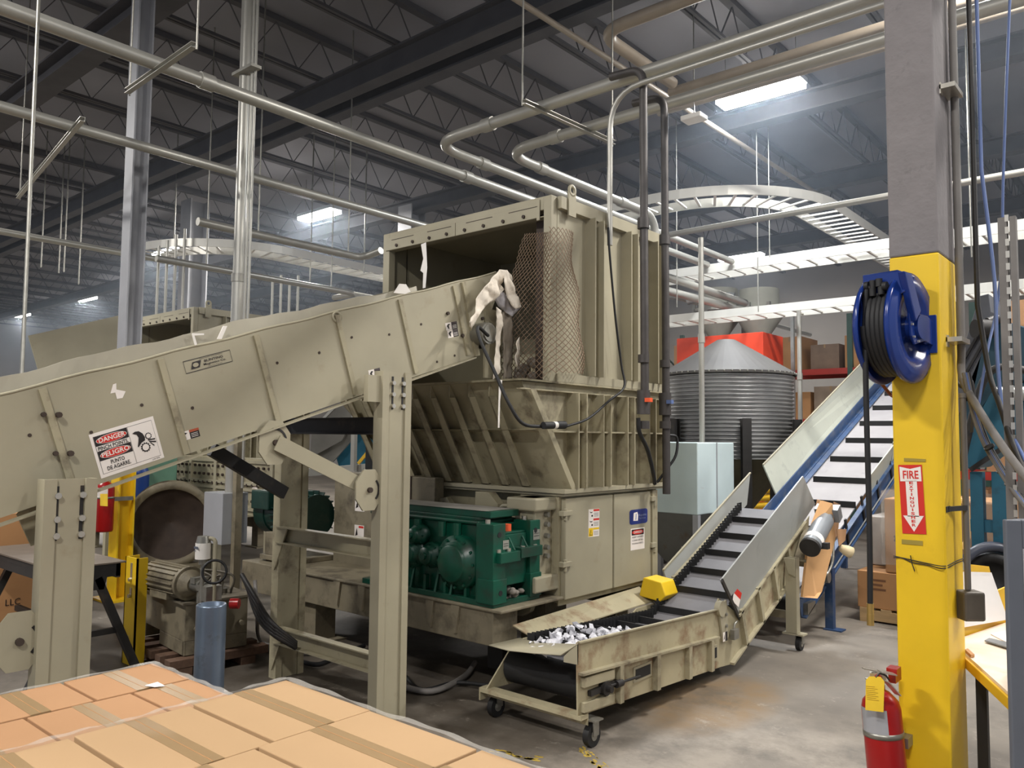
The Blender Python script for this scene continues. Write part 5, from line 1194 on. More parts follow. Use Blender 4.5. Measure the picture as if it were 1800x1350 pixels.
# hoses from the unit
for k in range(4):
    p0_ = pd(425+k*3, 1010+k*6, 5.5); p1_2 = pd(452, 1055+k*9, 5.35); p2_2 = pd(478, 1095+k*6, 5.2)
    cable([p0_, p1_2, p2_2, pd(520, 1130+k*3, 5.3)], .016, BLKST, ('top', 'second', 'third', 'lowest')[k]+' black hydraulic hose running right from the power unit', 6, 'hose')
cable([pd(448, 1020, 5.6), pd(452, 1070, 5.6), pz(457, 1125, .03), pz(500, 1140, .03)], .014, CABLEG, 'thin grey hose dropping to the floor right of the power unit', 6, 'hose')
for k, pts in enumerate((((430, 1130), (470, 1140), (540, 1145), (575, 1135)), ((520, 1160), (560, 1168), (600, 1150), (640, 1135)), ((700, 1205), (760, 1215), (815, 1190), (835, 1165)), ((705, 1180), (740, 1212), (800, 1200), (860, 1205)))):
    cable([pz(x, y, .03) for x, y in pts], (.035, .018, .02, .014)[k], (CABLEG, BLACK, CABLEG, BLACK)[k], ('fat grey hose lying on the floor by the far support post', 'black cable on the floor behind the central support post', 'grey cable on the floor right of the central support post', 'black cable curling under the shredder base')[k], 6)

# ================================================================== BOLLARD, YELLOW GUARDS, STAND
bp = py(365, 1068, 1.949); b = MB(); b.cyl((-3.53, 1.97, 0), (-3.53, 1.97, .9), .068, n=28, cap=False); b.lathe([(.068, .9), (.066, .905), (.058, .905), (.058, .8), (0, .8)], (-3.53, 1.97, 0), n=28)
tag(build('bollard', b, mat('grey_blue_bollard', (104, 118, 136), .28, .55, .12, 8, (70, 66, 62), .3, 9)), 'blue-grey steel bollard between the cardboard pallets and the power unit', 'bollard')
gp = pz(223, 1168); zt5 = .98
q = py(245, 983, gp.y)
t = thing('guard_post', (gp.x, gp.y, 0), 'short yellow steel angle post with rubbed paint in front of the power unit', 'guard post')
b = MB(); b.box((gp.x-.09, gp.y-.0, 0), (gp.x+.10, gp.y+.012, q.z)); b.box((gp.x-.09, gp.y, 0), (gp.x-.078, gp.y+.1, q.z)); b.box((gp.x+.088, gp.y, 0), (gp.x+.1, gp.y+.08, q.z)); build('post_channel', b, YEL, t)
b = MB()
for z, h_ in ((q.z-.1, .06), (q.z-.25, .03)): b.box((gp.x+.0, gp.y-.003, z-h_), (gp.x+.03, gp.y, z+h_)); b.cyl((gp.x+.015, gp.y-.02, z-h_), (gp.x+.015, gp.y, z-h_), .014, n=8)
b.cyl((gp.x+.0, gp.y-.012, .2), (gp.x, gp.y, .2), .012, n=8); each('post_bolt', b, CHROME, t)
# black steel stand at left
t = thing('steel_stand', (-6.4, 2.3, 0), 'black steel stand with angled legs and a grey top plate at the left edge', 'stand')
S = [pz(8, 962, .92), pz(210, 985, .92), pz(165, 955, .92), pz(60, 940, .92)]
sA, sB = pz(0, 965, .92), pz(207, 990, .92)
sC = pz(150, 962, .92)
b = MB(); b.box((-7.2, 2.08, .79), (-5.76, 2.56, .80)); build('top_plate', b, mat('grey_brown_plate', (118, 106, 94), .5, .3, .12, 6), t)
b = MB(); b.box((-7.18, 2.09, .69), (-5.78, 2.12, .79)); b.box((-5.81, 2.12, .70), (-5.78, 2.53, .79)); b.box((-7.18, 2.50, .69), (-5.78, 2.53, .79)); b.prism([(-5.775, 2.2, .79), (-5.775, 2.46, .79), (-5.775, 2.42, .62), (-5.775, 2.24, .62)], (-.01, 0, 0)); build('top_frame', b, BLKST, t)
for a_, c_ in (((-5.8, 2.28, .70), (-5.8, 1.98, .02)), ((-5.8, 2.38, .70), (-5.8, 2.68, .02)), ((-7.1, 2.28, .70), (-7.1, 1.98, .02)), ((-7.1, 2.38, .70), (-7.1, 2.68, .02))):
    b = MB(); b.bar(a_, c_, .05, .05); build('leg', b, BLKST, t)
b = MB(); b.box((-5.83, 2.12, .30), (-5.80, 2.56, .34)); b.box((-7.1, 2.3, .30), (-5.83, 2.34, .34)); build('stretcher', b, BLKST, t)
# cardboard boxes on floor at far left
t = thing('cardboard_box', pz(30, 1150), 'large brown cardboard bulk box under the conveyor at the left edge, with letters', 'box')
b = MB(); b.box((-8.5, 1.75, .0), (-7.5, 2.75, 1.02)); build('carton', b, CARDD, t)
lp = px(20, 1058, -7.497); P = Panel(lp+V((0, -.1, .04)), lp+V((0, .12, .04)), lp+V((0, .12, -.05)), lp+V((0, -.1, -.05)))
P.text('LLC', .5, .5, .6, 1, 0, .5); build('box_print', P.mb, [BLK], t)
b = MB(); b.box((-9.6, 3.0, .0), (-8.7, 3.3, 1.0)); tag(build('cardboard_box', b, CARDD), 'brown box with an open top behind the black steel stand', 'box')
# hanging cyan cylinder, blue drum etc. behind left column
a = pd(243, 915, 9.2); b = MB(); b.cyl((a.x, a.y, 0.02), (a.x, a.y, 1.25), .10, n=20); b.cyl((a.x, a.y, 1.25), (a.x, a.y, 1.35), .10, .05, n=20)
tag(build('gas_cylinder', b, mat('blue_cylinder_paint', (26, 62, 130), .4)), 'blue gas cylinder standing right of the yellow foot of the I-beam column', 'cylinder')
a = pd(250, 862, 9.6); b = MB(); b.box((a.x-.25, a.y-.1, 0), (a.x+.25, a.y+.3, 1.65)); tag(build('green_cabinet', b, mat('sage_green_paint', (84, 120, 100), .5), None, .01), 'sage green cabinet showing under the conveyor right of the yellow column foot', 'cabinet')
# big round housing behind power unit
a = pd(300, 935, 8.6)
t = thing('blower_housing', (a.x, a.y, 0), 'large round dark blower housing with a tan rim behind the power unit motor', 'blower')
b = MB(); dd = (EYE-a); dd.z = 0; dd.normalize(); b.lathe([(.46, 0), (.46, .05), (.38, .05), (.38, -.3), (.46, -.3)], (a.x, a.y, .72), dd, 40); build('housing_rim', b, TAND, t)
b = MB(); b.lathe([(.38, .0), (.2, -.12), (0, -.2)], (a.x, a.y, .72), dd, 40); build('dark_mouth', b, DARKIN, t)
b = MB(); b.box((a.x-.3, a.y-.1, 0), (a.x+.3, a.y+.25, .3)); build('housing_foot', b, TAND, t)
# bolted tan machine body behind (in front of second shredder)
SY = 5.0; fa, fb = py(296, 830, SY), py(474, 1010, SY)
t = thing('screening_machine', (fa.x, SY, 0), 'bolted tan machine body on legs behind the grey electrical box', 'machine')
b = MB(); zt6 = py(400, 805, SY).z; b.box((fa.x, SY, .78), (fb.x, SY+.3, zt6)); mb2 = build('machine_body', b, TAN2, t)
b = MB()
for z in (zt6-.05, zt6-.3, 1.05, .83): b.box((fa.x-.01, SY-.02, z), (fb.x+.01, SY, z+.035))
for k in range(5): x = fa.x+(fb.x-fa.x)*k/4; b.box((x-.03, SY-.021, .78), (x+.03, SY, zt6))
each('stiffener_bar', b, TAN, t)
b = MB()
for k in range(22):
    x = fa.x+(fb.x-fa.x)*(k+.5)/22
    for z in (zt6-.1, zt6-.2, 1.12, .94): b.cyl((x, SY-.025, z), (x, SY, z), .016, n=6)
each('body_bolt', b, DARKIN, t)
for x in (fa.x+1.0, fb.x-.15):
    b = MB(); b.box((x-.07, SY+.05, 0), (x+.07, SY+.17, .78)); build('leg', b, TAN, t)
P = Panel(V((fb.x-.4, SY-.004, 1.22)), V((fb.x-.28, SY-.004, 1.22)), V((fb.x-.28, SY-.004, 1.08)), V((fb.x-.4, SY-.004, 1.08))); P.slab(0); P.rect(.2, .2, .8, .5, 0, 1); build('small_label', P.mb, [WHT, mat('label_rose', (180, 120, 110), .5)], t)
# grey electrical box on round post
ga = pd(395, 925, 5.9); gxx, gyy = gx, gy
q0, q1 = py(362, 887, gyy-.12), py(424, 960, gyy-.12)
t = thing('electrical_box', (gxx, gyy, .85), 'light grey electrical box at the foot of the round post above the power unit', 'electrical box')
b = MB(); b.box((gxx-.24, gyy-.14, q1.z-.02), (gxx+.10, gyy+.12, 1.15)); build('box_body', b, GREY, t, .004)
b = MB(); b.box((gxx+.11, gyy-.05, 0), (gxx+.17, gyy+.02, 1.9)); build('back_strut', b, TAND, t)

# tan chute of the second line
t = thing('tan_chute', (-10.98, 4, 2.4), 'plain tan sheet-metal chute leading into the far shredder hood, left of the I-beam column', 'chute')
b = MB(); X = -10.9
pts = [px(50, 590, X), px(216, 553, X), px(216, 613, X), px(69, 656, X)]; e = (pts[1]-pts[0]).normalized(); 
pts2 = [pts[0], pts[1]+e*.2, pts[2]+(pts[2]-pts[3]).normalized()*.2, pts[3]]
b.prism(pts2, (-.02, 0, 0)); build('chute_side', b, TAN, t)
b = MB(); b.prism([pts2[3], pts2[2], pts2[2]+V((0, 0, -.03)), pts2[3]+V((0, 0, -.03))], (-.9, 0, 0)); b.prism([pts2[3]+V((0, -1.3, -.45)), pts2[3]+V((0, 0, .03)), pts2[2], pts2[2]+V((0, 0, -.35)), pts2[3]+V((0, 0, -.4)), pts2[3]+V((0, -1.3, -.9))], (-.03, 0, 0)); build('chute_bottom', b, TAN2, t)
for dy in (.3, 1.2): b = MB(); b.box((X-.5, pts[0].y+dy, 0), (X-.42, pts[0].y+dy+.08, 2.3)); build('leg', b, TAN2, t)
# things seen between the posts: teal hopper and grey chute plates
t = thing('grey_chute', pd(600, 760, 9), 'grey slanted chute with bright edges seen between the two tall support posts', 'chute')
for k, c_ in enumerate((((548, 757), (588, 716), (640, 700), (600, 775), (545, 805)), ((545, 805), (620, 728), (655, 700), (652, 735), (585, 812)))):
    b = MB(); P_ = [pd(x, y, 9+.1*k) for x, y in c_]; b.prism(P_, (-.02, .03, 0)); build('chute_plate', b, mat('dull_grey_sheet', (110, 108, 102), .5, .2), t)
    b = MB(); b.bar(P_[0], P_[1], .03, .03); build('bright_edge', b, PIPEW, t)
b = MB(); P_ = [pd(x, y, 9.3) for x, y in ((590, 800), (640, 748), (668, 735), (668, 800), (620, 835), (600, 835))]; b.prism(P_, (-.4, .6, 0)); tag(build('teal_hopper', b, TEAL), 'teal blue hopper panel seen between the two tall support posts', 'hopper')
for k, (x0_, x1_, dep) in enumerate(((627, 812, 8.6),)):
    a = pd(624, 705, dep); c = pd(622, 835, dep); b = MB(); b.box((a.x-.03, a.y-.02, c.z), (a.x+.03, a.y+.02, a.z)); tag(build('white_upright', b, PIPEW), 'whitish upright between the tall support posts, with film caught on it', 'upright')
for k in range(2):
    a, c = pd(630+k*22, 815, 8.3), pd(652+k*14, 788, 8.3); b = MB(); b.bar(a, c, .04, .03); tag(build('yellow_rail', b, YELD), ('left', 'right')[k]+' yellow slanted rail beside the black panel behind the central post', 'rail')
a = pd(655, 805, 8.0); b = MB(); b.box((a.x-.12, a.y, a.z-.12), (a.x+.25, a.y+.2, a.z+.12)); tag(build('black_box', b, BLACK, None, .01), 'small black box behind the central support post, above the cabinet', 'box')
a, c = pd(520, 832, 8.8), pd(640, 822, 8.8); b = MB(); b.bar(a, c, .3, .08); b.box((a.x-.03, a.y-.03, 0), (a.x+.03, a.y+.03, a.z)); b.box((c.x-.03, c.y-.03, 0), (c.x+.03, c.y+.03, c.z)); tag(build('white_ledge', b, PIPEW), 'white ledge under the grey chute between the support posts', 'ledge')

# ================================================================== FOREGROUND PALLETS OF CARTONS
def carton_top(x0, y0, zt7, w_, d_, h_, seam, mt_, lab, grp=None):
    g = .004; t = thing('cardboard_box', (x0+w_/2, y0+d_/2, zt7-h_), lab, 'box', grp)
    b = MB(); b.box((x0+g, y0+g, zt7-h_), (x0+w_-g, y0+d_-g, zt7)); build('carton', b, mt_, t, .003)
    b = MB()
    if seam == 'x': b.box((x0+g, y0+d_/2-.03, zt7+.0002), (x0+w_-g, y0+d_/2+.03, zt7+.0009)); b.box((x0+g-.0008, y0+d_/2-.03, zt7-.06), (x0+g-.0002, y0+d_/2+.03, zt7)); b.box((x0+w_-g+.0002, y0+d_/2-.03, zt7-.06), (x0+w_-g+.0008, y0+d_/2+.03, zt7)); s_ = ((x0+g, y0+d_/2-.001), (x0+w_-g, y0+d_/2+.001))
    else: b.box((x0+w_/2-.03, y0+g, zt7+.0002), (x0+w_/2+.03, y0+d_-g, zt7+.0009)); s_ = ((x0+w_/2-.001, y0+g), (x0+w_/2+.001, y0+d_-g))
    build('tape', b, TAPE, t)
    b = MB(); b.box((s_[0][0], s_[0][1], zt7+.001), (s_[1][0], s_[1][1], zt7+.0014)); build('flap_seam', b, CARDD, t)
colname = ('left column', 'second column', 'third column', 'fourth column')
rowname = ('back row', 'second row', 'third row', 'front row')
xs = (-2.29, -1.86, -1.42, -.98)
for i, x in enumerate(xs):
    ys = (1.225, .893, .561) if i % 2 == 0 else (1.175, .845, .515)
    for j, y in enumerate(ys):
        d_ = .33 if not (i % 2 and j == 0) else .375
        for lv, (zz, hh_) in enumerate(((.9, .27), (.63, .25), (.38, .24))):
            if lv and (j or i > 3) : continue
            carton_top(x, y, zz-.002*((i*3+j) % 3), .435, d_-.003, hh_-.006, 'x', CARDL, ('light carton on top of the near pallet, %s, %s' % (colname[i], rowname[j])) if lv == 0 else 'carton in the %s layer of the near pallet back face, %s' % (('', 'middle', 'bottom')[lv], colname[i].replace(' from the left', '')))
def pallet(x0, x1, y0, y1, z, lab, mt_=WOOD):
    t = thing('wooden_pallet', ((x0+x1)/2, (y0+y1)/2, z), lab, 'pallet')
    b = MB()
    for k in range(7): x = x0+(x1-x0-.09)*k/6; b.box((x, y0, z+.11), (x+.09, y1, z+.13))
    each('deck_board', b, mt_, t)
    b = MB()
    for k in range(3): y = y0+(y1-y0-.05)*k/2; b.box((x0, y, z+.018), (x1, y+.05, z+.11))
    each('stringer', b, mt_, t)
    b = MB()
    for k in range(3): x = x0+(x1-x0-.09)*k/2; b.box((x, y0, z), (x+.09, y1, z+.018))
    each('bottom_board', b, mt_, t)
pallet(-2.3, -.5, .5, 1.56, 0, 'wooden pallet under the near stack of light cartons')
b = MB(); 
for (a_, c_) in (((-2.3, 1.56), (-.5, 1.56)), ((-2.3, 1.56), (-2.3, .56))):
    n = 90; v_ = []
    for k in range(n+1):
        x, y = a_[0]+(c_[0]-a_[0])*k/n, a_[1]+(c_[1]-a_[1])*k/n; j = .0015*math.sin(k*.7)+.002*math.sin(k*.23)
        ox, oy = (0, .008+j) if a_[1] == c_[1] else (-.008-j, 0)
        ix, iy = (0, -.02-.006*math.sin(k*.31)) if a_[1] == c_[1] else (.02+.006*math.sin(k*.31), 0)
        v_ += [(x+ox, y+oy, .16), (x+ox, y+oy, .902+j), (x+ix, y+iy, .9045+abs(j))]
    b.add(v_, [(3*k, 3*k+3, 3*k+4, 3*k+1) for k in range(n)]+[(3*k+1, 3*k+4, 3*k+5, 3*k+2) for k in range(n)])
def wrapmat():
    m = bpy.data.materials.new('clear_stretch_wrap'); m.use_nodes = True; bs = m.node_tree.nodes['Principled BSDF']
    bs.inputs['Base Color'].default_value = lin((230, 226, 218)); bs.inputs['Roughness'].default_value = .22; bs.inputs['Alpha'].default_value = .22; return m
CLEAR = wrapmat()
tag(build('stretch_wrap', b, CLEAR), 'clear stretch wrap along the back edges of the near carton stack', 'plastic wrap')
# rear pallet
for i, x in enumerate((-3.145, -2.843)):
    pass
lay2 = [(-3.145, 1.185, .30, .333, 'x'), (-3.145, .848, .30, .333, 'x'), (-3.145, .511, .30, .333, 'x'), (-2.84, 1.30, .36, .215, 'y'), (-2.84, .966, .36, .33, 'x'), (-2.84, .633, .36, .33, 'x')]
nm2 = ('back left carton on the farther pallet, with a white tag', 'second carton along the left edge of the farther pallet', 'third carton along the left edge of the farther pallet, cut by the frame', 'narrow carton at the back right of the farther pallet', 'middle carton on the right side of the farther pallet', 'front carton on the right side of the farther pallet, partly hidden by the near stack')
for (x, y, w_, d_, s_), lab in zip(lay2, nm2): carton_top(x, y, .8, w_, d_, .64, 'x', CARD, lab)
pallet(-3.15, -2.47, .5, 1.52, 0, 'wooden pallet under the farther stack of cartons')
b = MB(); n = 60; v_ = []
for k in range(n+1):
    x = -3.152+(.68)*k/n; j = .0015*math.sin(k*.6); v_ += [(x, 1.528+j, .16), (x, 1.528+j, .803+j), (x, 1.5-.006*math.sin(k*.3), .8045)]
b.add(v_, [(3*k, 3*k+3, 3*k+4, 3*k+1) for k in range(n)]+[(3*k+1, 3*k+4, 3*k+5, 3*k+2) for k in range(n)])
v_ = []
for k in range(n+1):
    y = 1.528-1.0*k/n; j = .0015*math.sin(k*.5); v_ += [(-3.156-j, y, .16), (-3.156-j, y, .803+j), (-3.13+.006*math.sin(k*.33), y, .8045)]
b.add(v_, [(3*k, 3*k+3, 3*k+4, 3*k+1) for k in range(n)]+[(3*k+1, 3*k+4, 3*k+5, 3*k+2) for k in range(n)])
tag(build('stretch_wrap', b, CLEAR), 'clear stretch wrap along the edges of the farther carton stack', 'plastic wrap')
a = pz(255, 1206, .802); b = MB(); b.prism([a+V((0, 0, .001)), a+V((.05, .01, .004)), a+V((.055, .045, .001)), a+V((.01, .04, .006))], (0, 0, .002)); tag(build('paper_tag', b, PAPER), 'tiny white paper tag on the back left carton of the farther pallet', 'tag')

# ================================================================== YELLOW COLUMN FITTINGS
CXL, CXR, CYF = -.9825, -.7875, 3.648
def cp(x, y): return py(x, y, CYF)
P = Panel(cp(1583, 817), cp(1625, 817), cp(1628, 939), cp(1586.5, 937.5)); P.slab(0)
P.rect(0, 0, 1, 1, 0, 0)
ar_ = [(.05, .965), (.5, .94), (.95, .97), (.95, .76), (.74, .735), (.74, .26), (.96, .25), (.5, .03), (.08, .25), (.28, .26), (.28, .735), (.05, .76)]
P.poly([(.05, .975), (.05, .76), (.95, .76), (.95, .975), (.5, .94)], 1, 1); P.rect(.27, .25, .75, .765, 1, 1); P.poly([(.08, .262), (.95, .262), (.5, .03)], 1, 1)
P.text('FIRE', .5, .85, .115, 2, 0, .66, .02)
for k, ch in enumerate('EXTINGUISHER'): P.text(ch, .5, .735-k*.0555, .038, 2, 0, .05 if ch == 'I' else .17, .03)
so = build('fire_sign', P.mb, [RED, WHT]); tag(so, 'red FIRE EXTINGUISHER arrow sign stuck on the yellow column', 'sign')
for c_, lab in ((((1589, 805), (1627, 807), (1627, 812), (1589, 811)), 'worn grey-brown tape strip above the fire sign on the yellow column'), (((1585, 948), (1622, 951), (1622, 959), (1585, 956)), 'worn grey-brown tape strip below the fire sign on the yellow column')):
    b = MB(); b.prism([cp(*q) for q in c_], (0, -.001, 0)); tag(build('tape_strip', b, mat('old_tape', (158, 138, 56), .5)), lab, 'tape')
b = MB(); r = .0022
for dz, w0_ in ((0, 0), (-.02, .01)):
    pts = [cp(1571, 977+w0_*300), cp(1585, 980), cp(1603, 984+w0_*400), cp(1630, 990+w0_*300), cp(1661, 995+w0_*400)]
    pts = [p+V((0, -.004, 0)) for p in pts]; pts += [V((CXR+.004, 3.8, pts[-1].z+.004)), V((CXR+.004, 3.95, pts[-1].z))]
    b.tube(smooth_path(pts, 5), r, 5)
b.tube([cp(1601, 976)+V((0, -.006, 0)), cp(1604, 990)+V((0, -.008, 0)), cp(1609, 1004)+V((0, -.008, 0))], r, 5)
tag(build('tie_wire', b, BLKST), 'thin black wire twisted round the yellow column below the fire sign', 'wire')
# fire extinguisher
def extinguisher(base, tilt, lab, H_=.50, R_=.075, detail=True):
    t = thing('fire_extinguisher', base, lab, 'fire extinguisher'); ux = V(tilt).normalized(); bb = V(base)
    b = MB(); b.lathe([(0, 0), (R_*.93, 0), (R_, .015), (R_, H_*.86), (R_*.9, H_*.92), (R_*.5, H_*.985), (R_*.3, H_), (R_*.3, H_+.02)], bb, ux, 32); cy_ = build('cylinder', b, REDX, t)
    b = MB(); b.lathe([(R_*1.012, H_*.66), (R_*1.03, H_*.66), (R_*1.03, H_*.70), (R_*1.012, H_*.70)], bb, ux, 32); build('strap', b, STEEL, t)
    # printed label wrap facing the camera
    side = (EYE-bb); side -= ux*side.dot(ux); side.normalize(); tt = ux.cross(side)
    b = MB(); vs_ = []; A_ = [math.radians(d) for d in range(-75, 16, 9)]
    for a_ in A_:
        d_ = side*math.cos(a_)-tt*math.sin(a_)*-1
        d_ = side*math.cos(a_)+tt*math.sin(a_)
        vs_ += [bb+ux*H_*.70+d_*R_*1.008, bb+ux*H_*.88+d_*R_*1.008]
    b.add(vs_, [(2*i, 2*i+2, 2*i+3, 2*i+1) for i in range(len(A_)-1)], True); build('label', b, WHT if not detail else mat('silver_label', (176, 178, 184), .35, .3), cy_)
    top = bb+ux*(H_+.02)
    b = MB(); b.cyl(top-ux*.01, top+ux*.05, .022, n=14); b.obox(top+ux*.035, tt*.03, side*.018, ux*.012); build('valve', b, CHROME, t)
    b = MB(); rt = RGT
    for dz, ln, an in (((.055, .15, .35), (.025, .13, -.02)) if not detail else ((.05, .09, .2), (.025, .08, -.1))):
        d_ = (-rt*math.cos(an)*1+ux*math.sin(an)); d2 = d_
        b.sweep([(-.011, 0), (.011, 0), (.011, .004), (-.011, .004)], top+ux*dz-d2*.03, top+ux*dz+d2*(ln-.03), ux)
    build('handle_levers', b, CHROME if detail else BLKST, t)
    b = MB(); b.cyl(top+ux*.03+side*.02, top+ux*.03+side*.035, .016, n=14); build('gauge', b, REDX, t)
    if not detail: b = MB(); b.tube(smooth_path([top+ux*.03+rt*.02, top+ux*.05-rt*.05, bb+ux*H_*.9-rt*(R_+.03), bb+ux*H_*.6-rt*(R_+.02), bb+ux*H_*.3-rt*(R_+.012)] if not detail else [top+ux*.03, top+ux*.045+side*.03+rt*.03, bb+ux*H_*.9+rt*(R_+.018), bb+ux*H_*.5+rt*(R_+.012)]), .009, 8); build('hose', b, BLACK, t)
    return t, top, side
bx0 = py(1552, 1350, 3.52)
bx0 = V((-1.00, 3.52, .16)); 
ext, top, side = extinguisher((-.975, 3.50, .17), (-.075, 0, 1), 'red fire extinguisher with yellow tag at the foot of the big yellow column', .52, .075)
def ep(x, y, Y=3.385): return py(x, y, Y)
b = MB(); P_ = [ep(1521, 1248), ep(1553, 1252), ep(1554.5, 1198), ep(1548, 1190), ep(1528, 1189), ep(1522, 1195)]; b.prism(P_, (0, .0015, 0)); tgp = build('inspection_tag', b, mat('yellow_tag', (244, 204, 52), .6), ext)
P = Panel(ep(1523, 1200, 3.384), ep(1553, 1203, 3.384), ep(1552, 1250, 3.384), ep(1521.5, 1246, 3.384), .001)
for k in range(8): P.rect(.15, .85-k*.07, .85 if k % 2 else .7, .865-k*.07, 0, 0)
build('tag_print', P.mb, [mat('faded_print', (176, 142, 40), .6)], tgp)
b = MB(); random.seed(5)
b.tube(smooth_path([ep(1540, 1191), ep(1546, 1184, 3.42), ep(1556, 1187, 3.43), ep(1563, 1195, 3.45)]), .004, 6); build('seal_chain', b, BLKST, ext)
b = MB(); b.sweep([(-.02, 0), (.02, 0), (.02, .004), (-.02, .004)], ep(1546, 1181, 3.43), ep(1573, 1186, 3.47), (0, 0, 1)); b.sweep([(-.017, 0), (.017, 0), (.017, .004), (-.017, .004)], ep(1557, 1198, 3.42), ep(1578, 1222, 3.47), (0, 0, 1)); build('squeeze_grip', b, CHROME, ext)
b = MB(); b.obox(ep(1571, 1178, 3.52), (.02, 0, 0), (0, .03, 0), (0, 0, .012)); b.obox(ep(1573, 1188, 3.53), (.014, 0, 0), (0, .04, 0), (0, 0, .02)); build('red_hook', b, REDX, ext)
b = MB(); b.box((-1.0, 3.58, .45), (-.93, 3.649, .49)); build('wall_bracket', b, STEEL, ext)
# second extinguisher on far yellow column foot
e2 = py(186, 934, 3.50)
ep2, _, _ = extinguisher((e2.x, 3.48, e2.z), (0, 0, 1), 'small red fire extinguisher hanging on the yellow foot of the I-beam column', .50, .085, False)
P_ = [py(x, y, 3.36) for x, y in ((176, 868), (189, 868), (189, 890), (176, 889))]; b = MB(); b.prism(P_, (0, .002, 0)); build('inspection_tag', b, bpy.data.materials['yellow_tag'], ep2)
b = MB(); P_ = [py(x, y, 3.60) for x, y in ((170, 866), (196, 862), (196, 915), (170, 915))]; b.prism(P_, (0, .02, 0)); build('yellow_backboard', b, YEL, ep2)
b = MB(); b.box((e2.x-.02, 3.56, e2.z+.3), (e2.x+.02, 3.75, e2.z+.34)); build('wall_bracket', b, STEEL, ep2)

# hose reel
rl = thing('hose_reel', (-.95, 3.45, 2.2), 'blue steel hose reel with black hose bolted to the yellow column', 'hose reel')
rc = V((-1.0, 3.36, 2.235)); rax = V((.80, .60, 0)).normalized()    # spool axle direction
cL = pd(1556, 580, 3.35); cR = pd(1594, 582, 3.45)
rax = V((math.cos(math.radians(24)), math.sin(math.radians(24)), 0))
rax = (RGT*.663-FWD*.748); rax.z = 0; rax.normalize()
cM = pd(1573, 579, 3.30); hw = .06
RR = .225
def disc(c, s_, nm):
    b = MB(); b.lathe([(.05, 0), (RR*.55, 0), (RR*.62, .02*s_), (RR*.9, .025*s_), (RR*.97, .012*s_), (RR, .012*s_), (RR+.004, .0), (RR, -.01*s_), (RR*.9, .012*s_), (RR*.62, .008*s_), (RR*.55, -.012*s_), (.05, -.012*s_)], c, rax, 48)
    return build(nm, b, BLUE, rl)
disc(cM-rax*hw, -1, 'spool_disc'); disc(cM+rax*hw, 1, 'spool_disc')
b = MB(); b.cyl(cM-rax*(hw+.03), cM+rax*(hw+.05), .05, n=24); b.cyl(cM-rax*hw, cM+rax*hw, .13, n=32); build('spool_hub', b, BLUE, rl)
b = MB(); u_ = V((0, 0, 1)); v_ = rax.cross(u_)
pts = []
for layer, rr_ in ((0, .165), (1, .185)):
    n = 5
    for k in range(n*28+1):
        a_ = 2*PI*k/28; f = k/(n*28); off = -hw*.78+2*hw*.78*(f if layer == 0 else 1-f)
        pts.append(cM+rax*off+(v_*math.cos(a_)+u_*math.sin(a_))*rr_)
b.tube(pts, .0135, 7); build('wound_hose', b, BLACK, rl)
def onp(x, y, p, n_):      # point of the plane (p, n_) seen at x, y
    d = ray(x, y); return EYE+d*((p-EYE).dot(n_)/d.dot(n_))
pA = cM+rax*(hw+.028); nb = rax.cross(V((0, 0, 1)))
if nb.dot(FWD) > 0: nb = -nb
b = MB()
Q_ = [onp(x, y, pA, rax) for x, y in ((1577, 478), (1590, 482), (1607, 548), (1598, 566))]; b.prism(Q_, rax*.028)
ga = build('guide_arm', b, BLUE, rl, .004)
b = MB(); hp_ = pA+(onp(1584, 482, pA, rax)-pA)
b.prism([onp(x, y, hp_, nb) for x, y in ((1516, 484), (1577, 474), (1592, 480), (1591, 512), (1572, 522), (1524, 532), (1517, 510))], -nb*.006)
b.prism([onp(x, y, hp_, nb) for x, y in ((1516, 484), (1577, 474), (1592, 480), (1591, 486), (1577, 480), (1517, 490))], -nb*.09)
build('guide_head', b, BLUE, rl, .003)
b = MB(); hq = hp_+nb*.02
for x_, y_ in ((1534, 500), (1545, 497), (1534, 514), (1549, 511)): q = onp(x_, y_, hq, nb); b.cyl(q-V((0, 0, .016)), q+V((0, 0, .016)), .013, n=12)
for x_ in (1524, 1556): q = onp(x_, 503, hq, nb); b.cyl(q-rax*.008, q+rax*.008, .018, n=14)
each('guide_roller', b, BLACK, rl)
b = MB(); b.prism([onp(x, y, pA, rax) for x, y in ((1594, 548), (1606, 550), (1627, 556), (1637, 568), (1637, 608), (1622, 600), (1604, 606), (1598, 590))], rax*.01)
b.prism([onp(1627, 556, pA, rax), onp(1637, 568, pA, rax), onp(1637, 608, pA, rax), onp(1627, 602, pA, rax)], V((.0, .16, 0)))
mp_ = build('mounting_plate', b, BLUE, rl, .003)
b = MB(); pB = pA+rax*.012
for x_, y_ in ((1604, 556), (1620, 560), (1612, 577), (1618, 575), (1605, 592), (1613, 600), (1620, 592), (1602, 570)): q = onp(x_, y_, pB, rax); b.cyl(q, q+rax*.008, .005, n=8)
each('plate_bolt', b, CHROME, mp_)
b = MB(); q = onp(1625, 585, pA, rax); b.bar(q, V((-.84, 3.647, q.z)), .012, .09); b.box((-.95, 3.638, q.z-.08), (-.80, 3.648, q.z+.08)); build('wall_mount', b, BLUE, rl, .003)
hx = onp(1519, 520, hq, nb)
b = MB(); hb = pd(1523, 1045, 3.27)
b.tube(smooth_path([onp(1534, 507, hq, nb), onp(1523, 518, hq, nb), V((hx.x, hx.y, hx.z-.3)), V((hx.x+.003, hx.y, 1.35)), V((hx.x, hx.y, pd(1523, 1055, 3.27).z))]), .011, 10); build('hanging_hose', b, BLACK, rl)
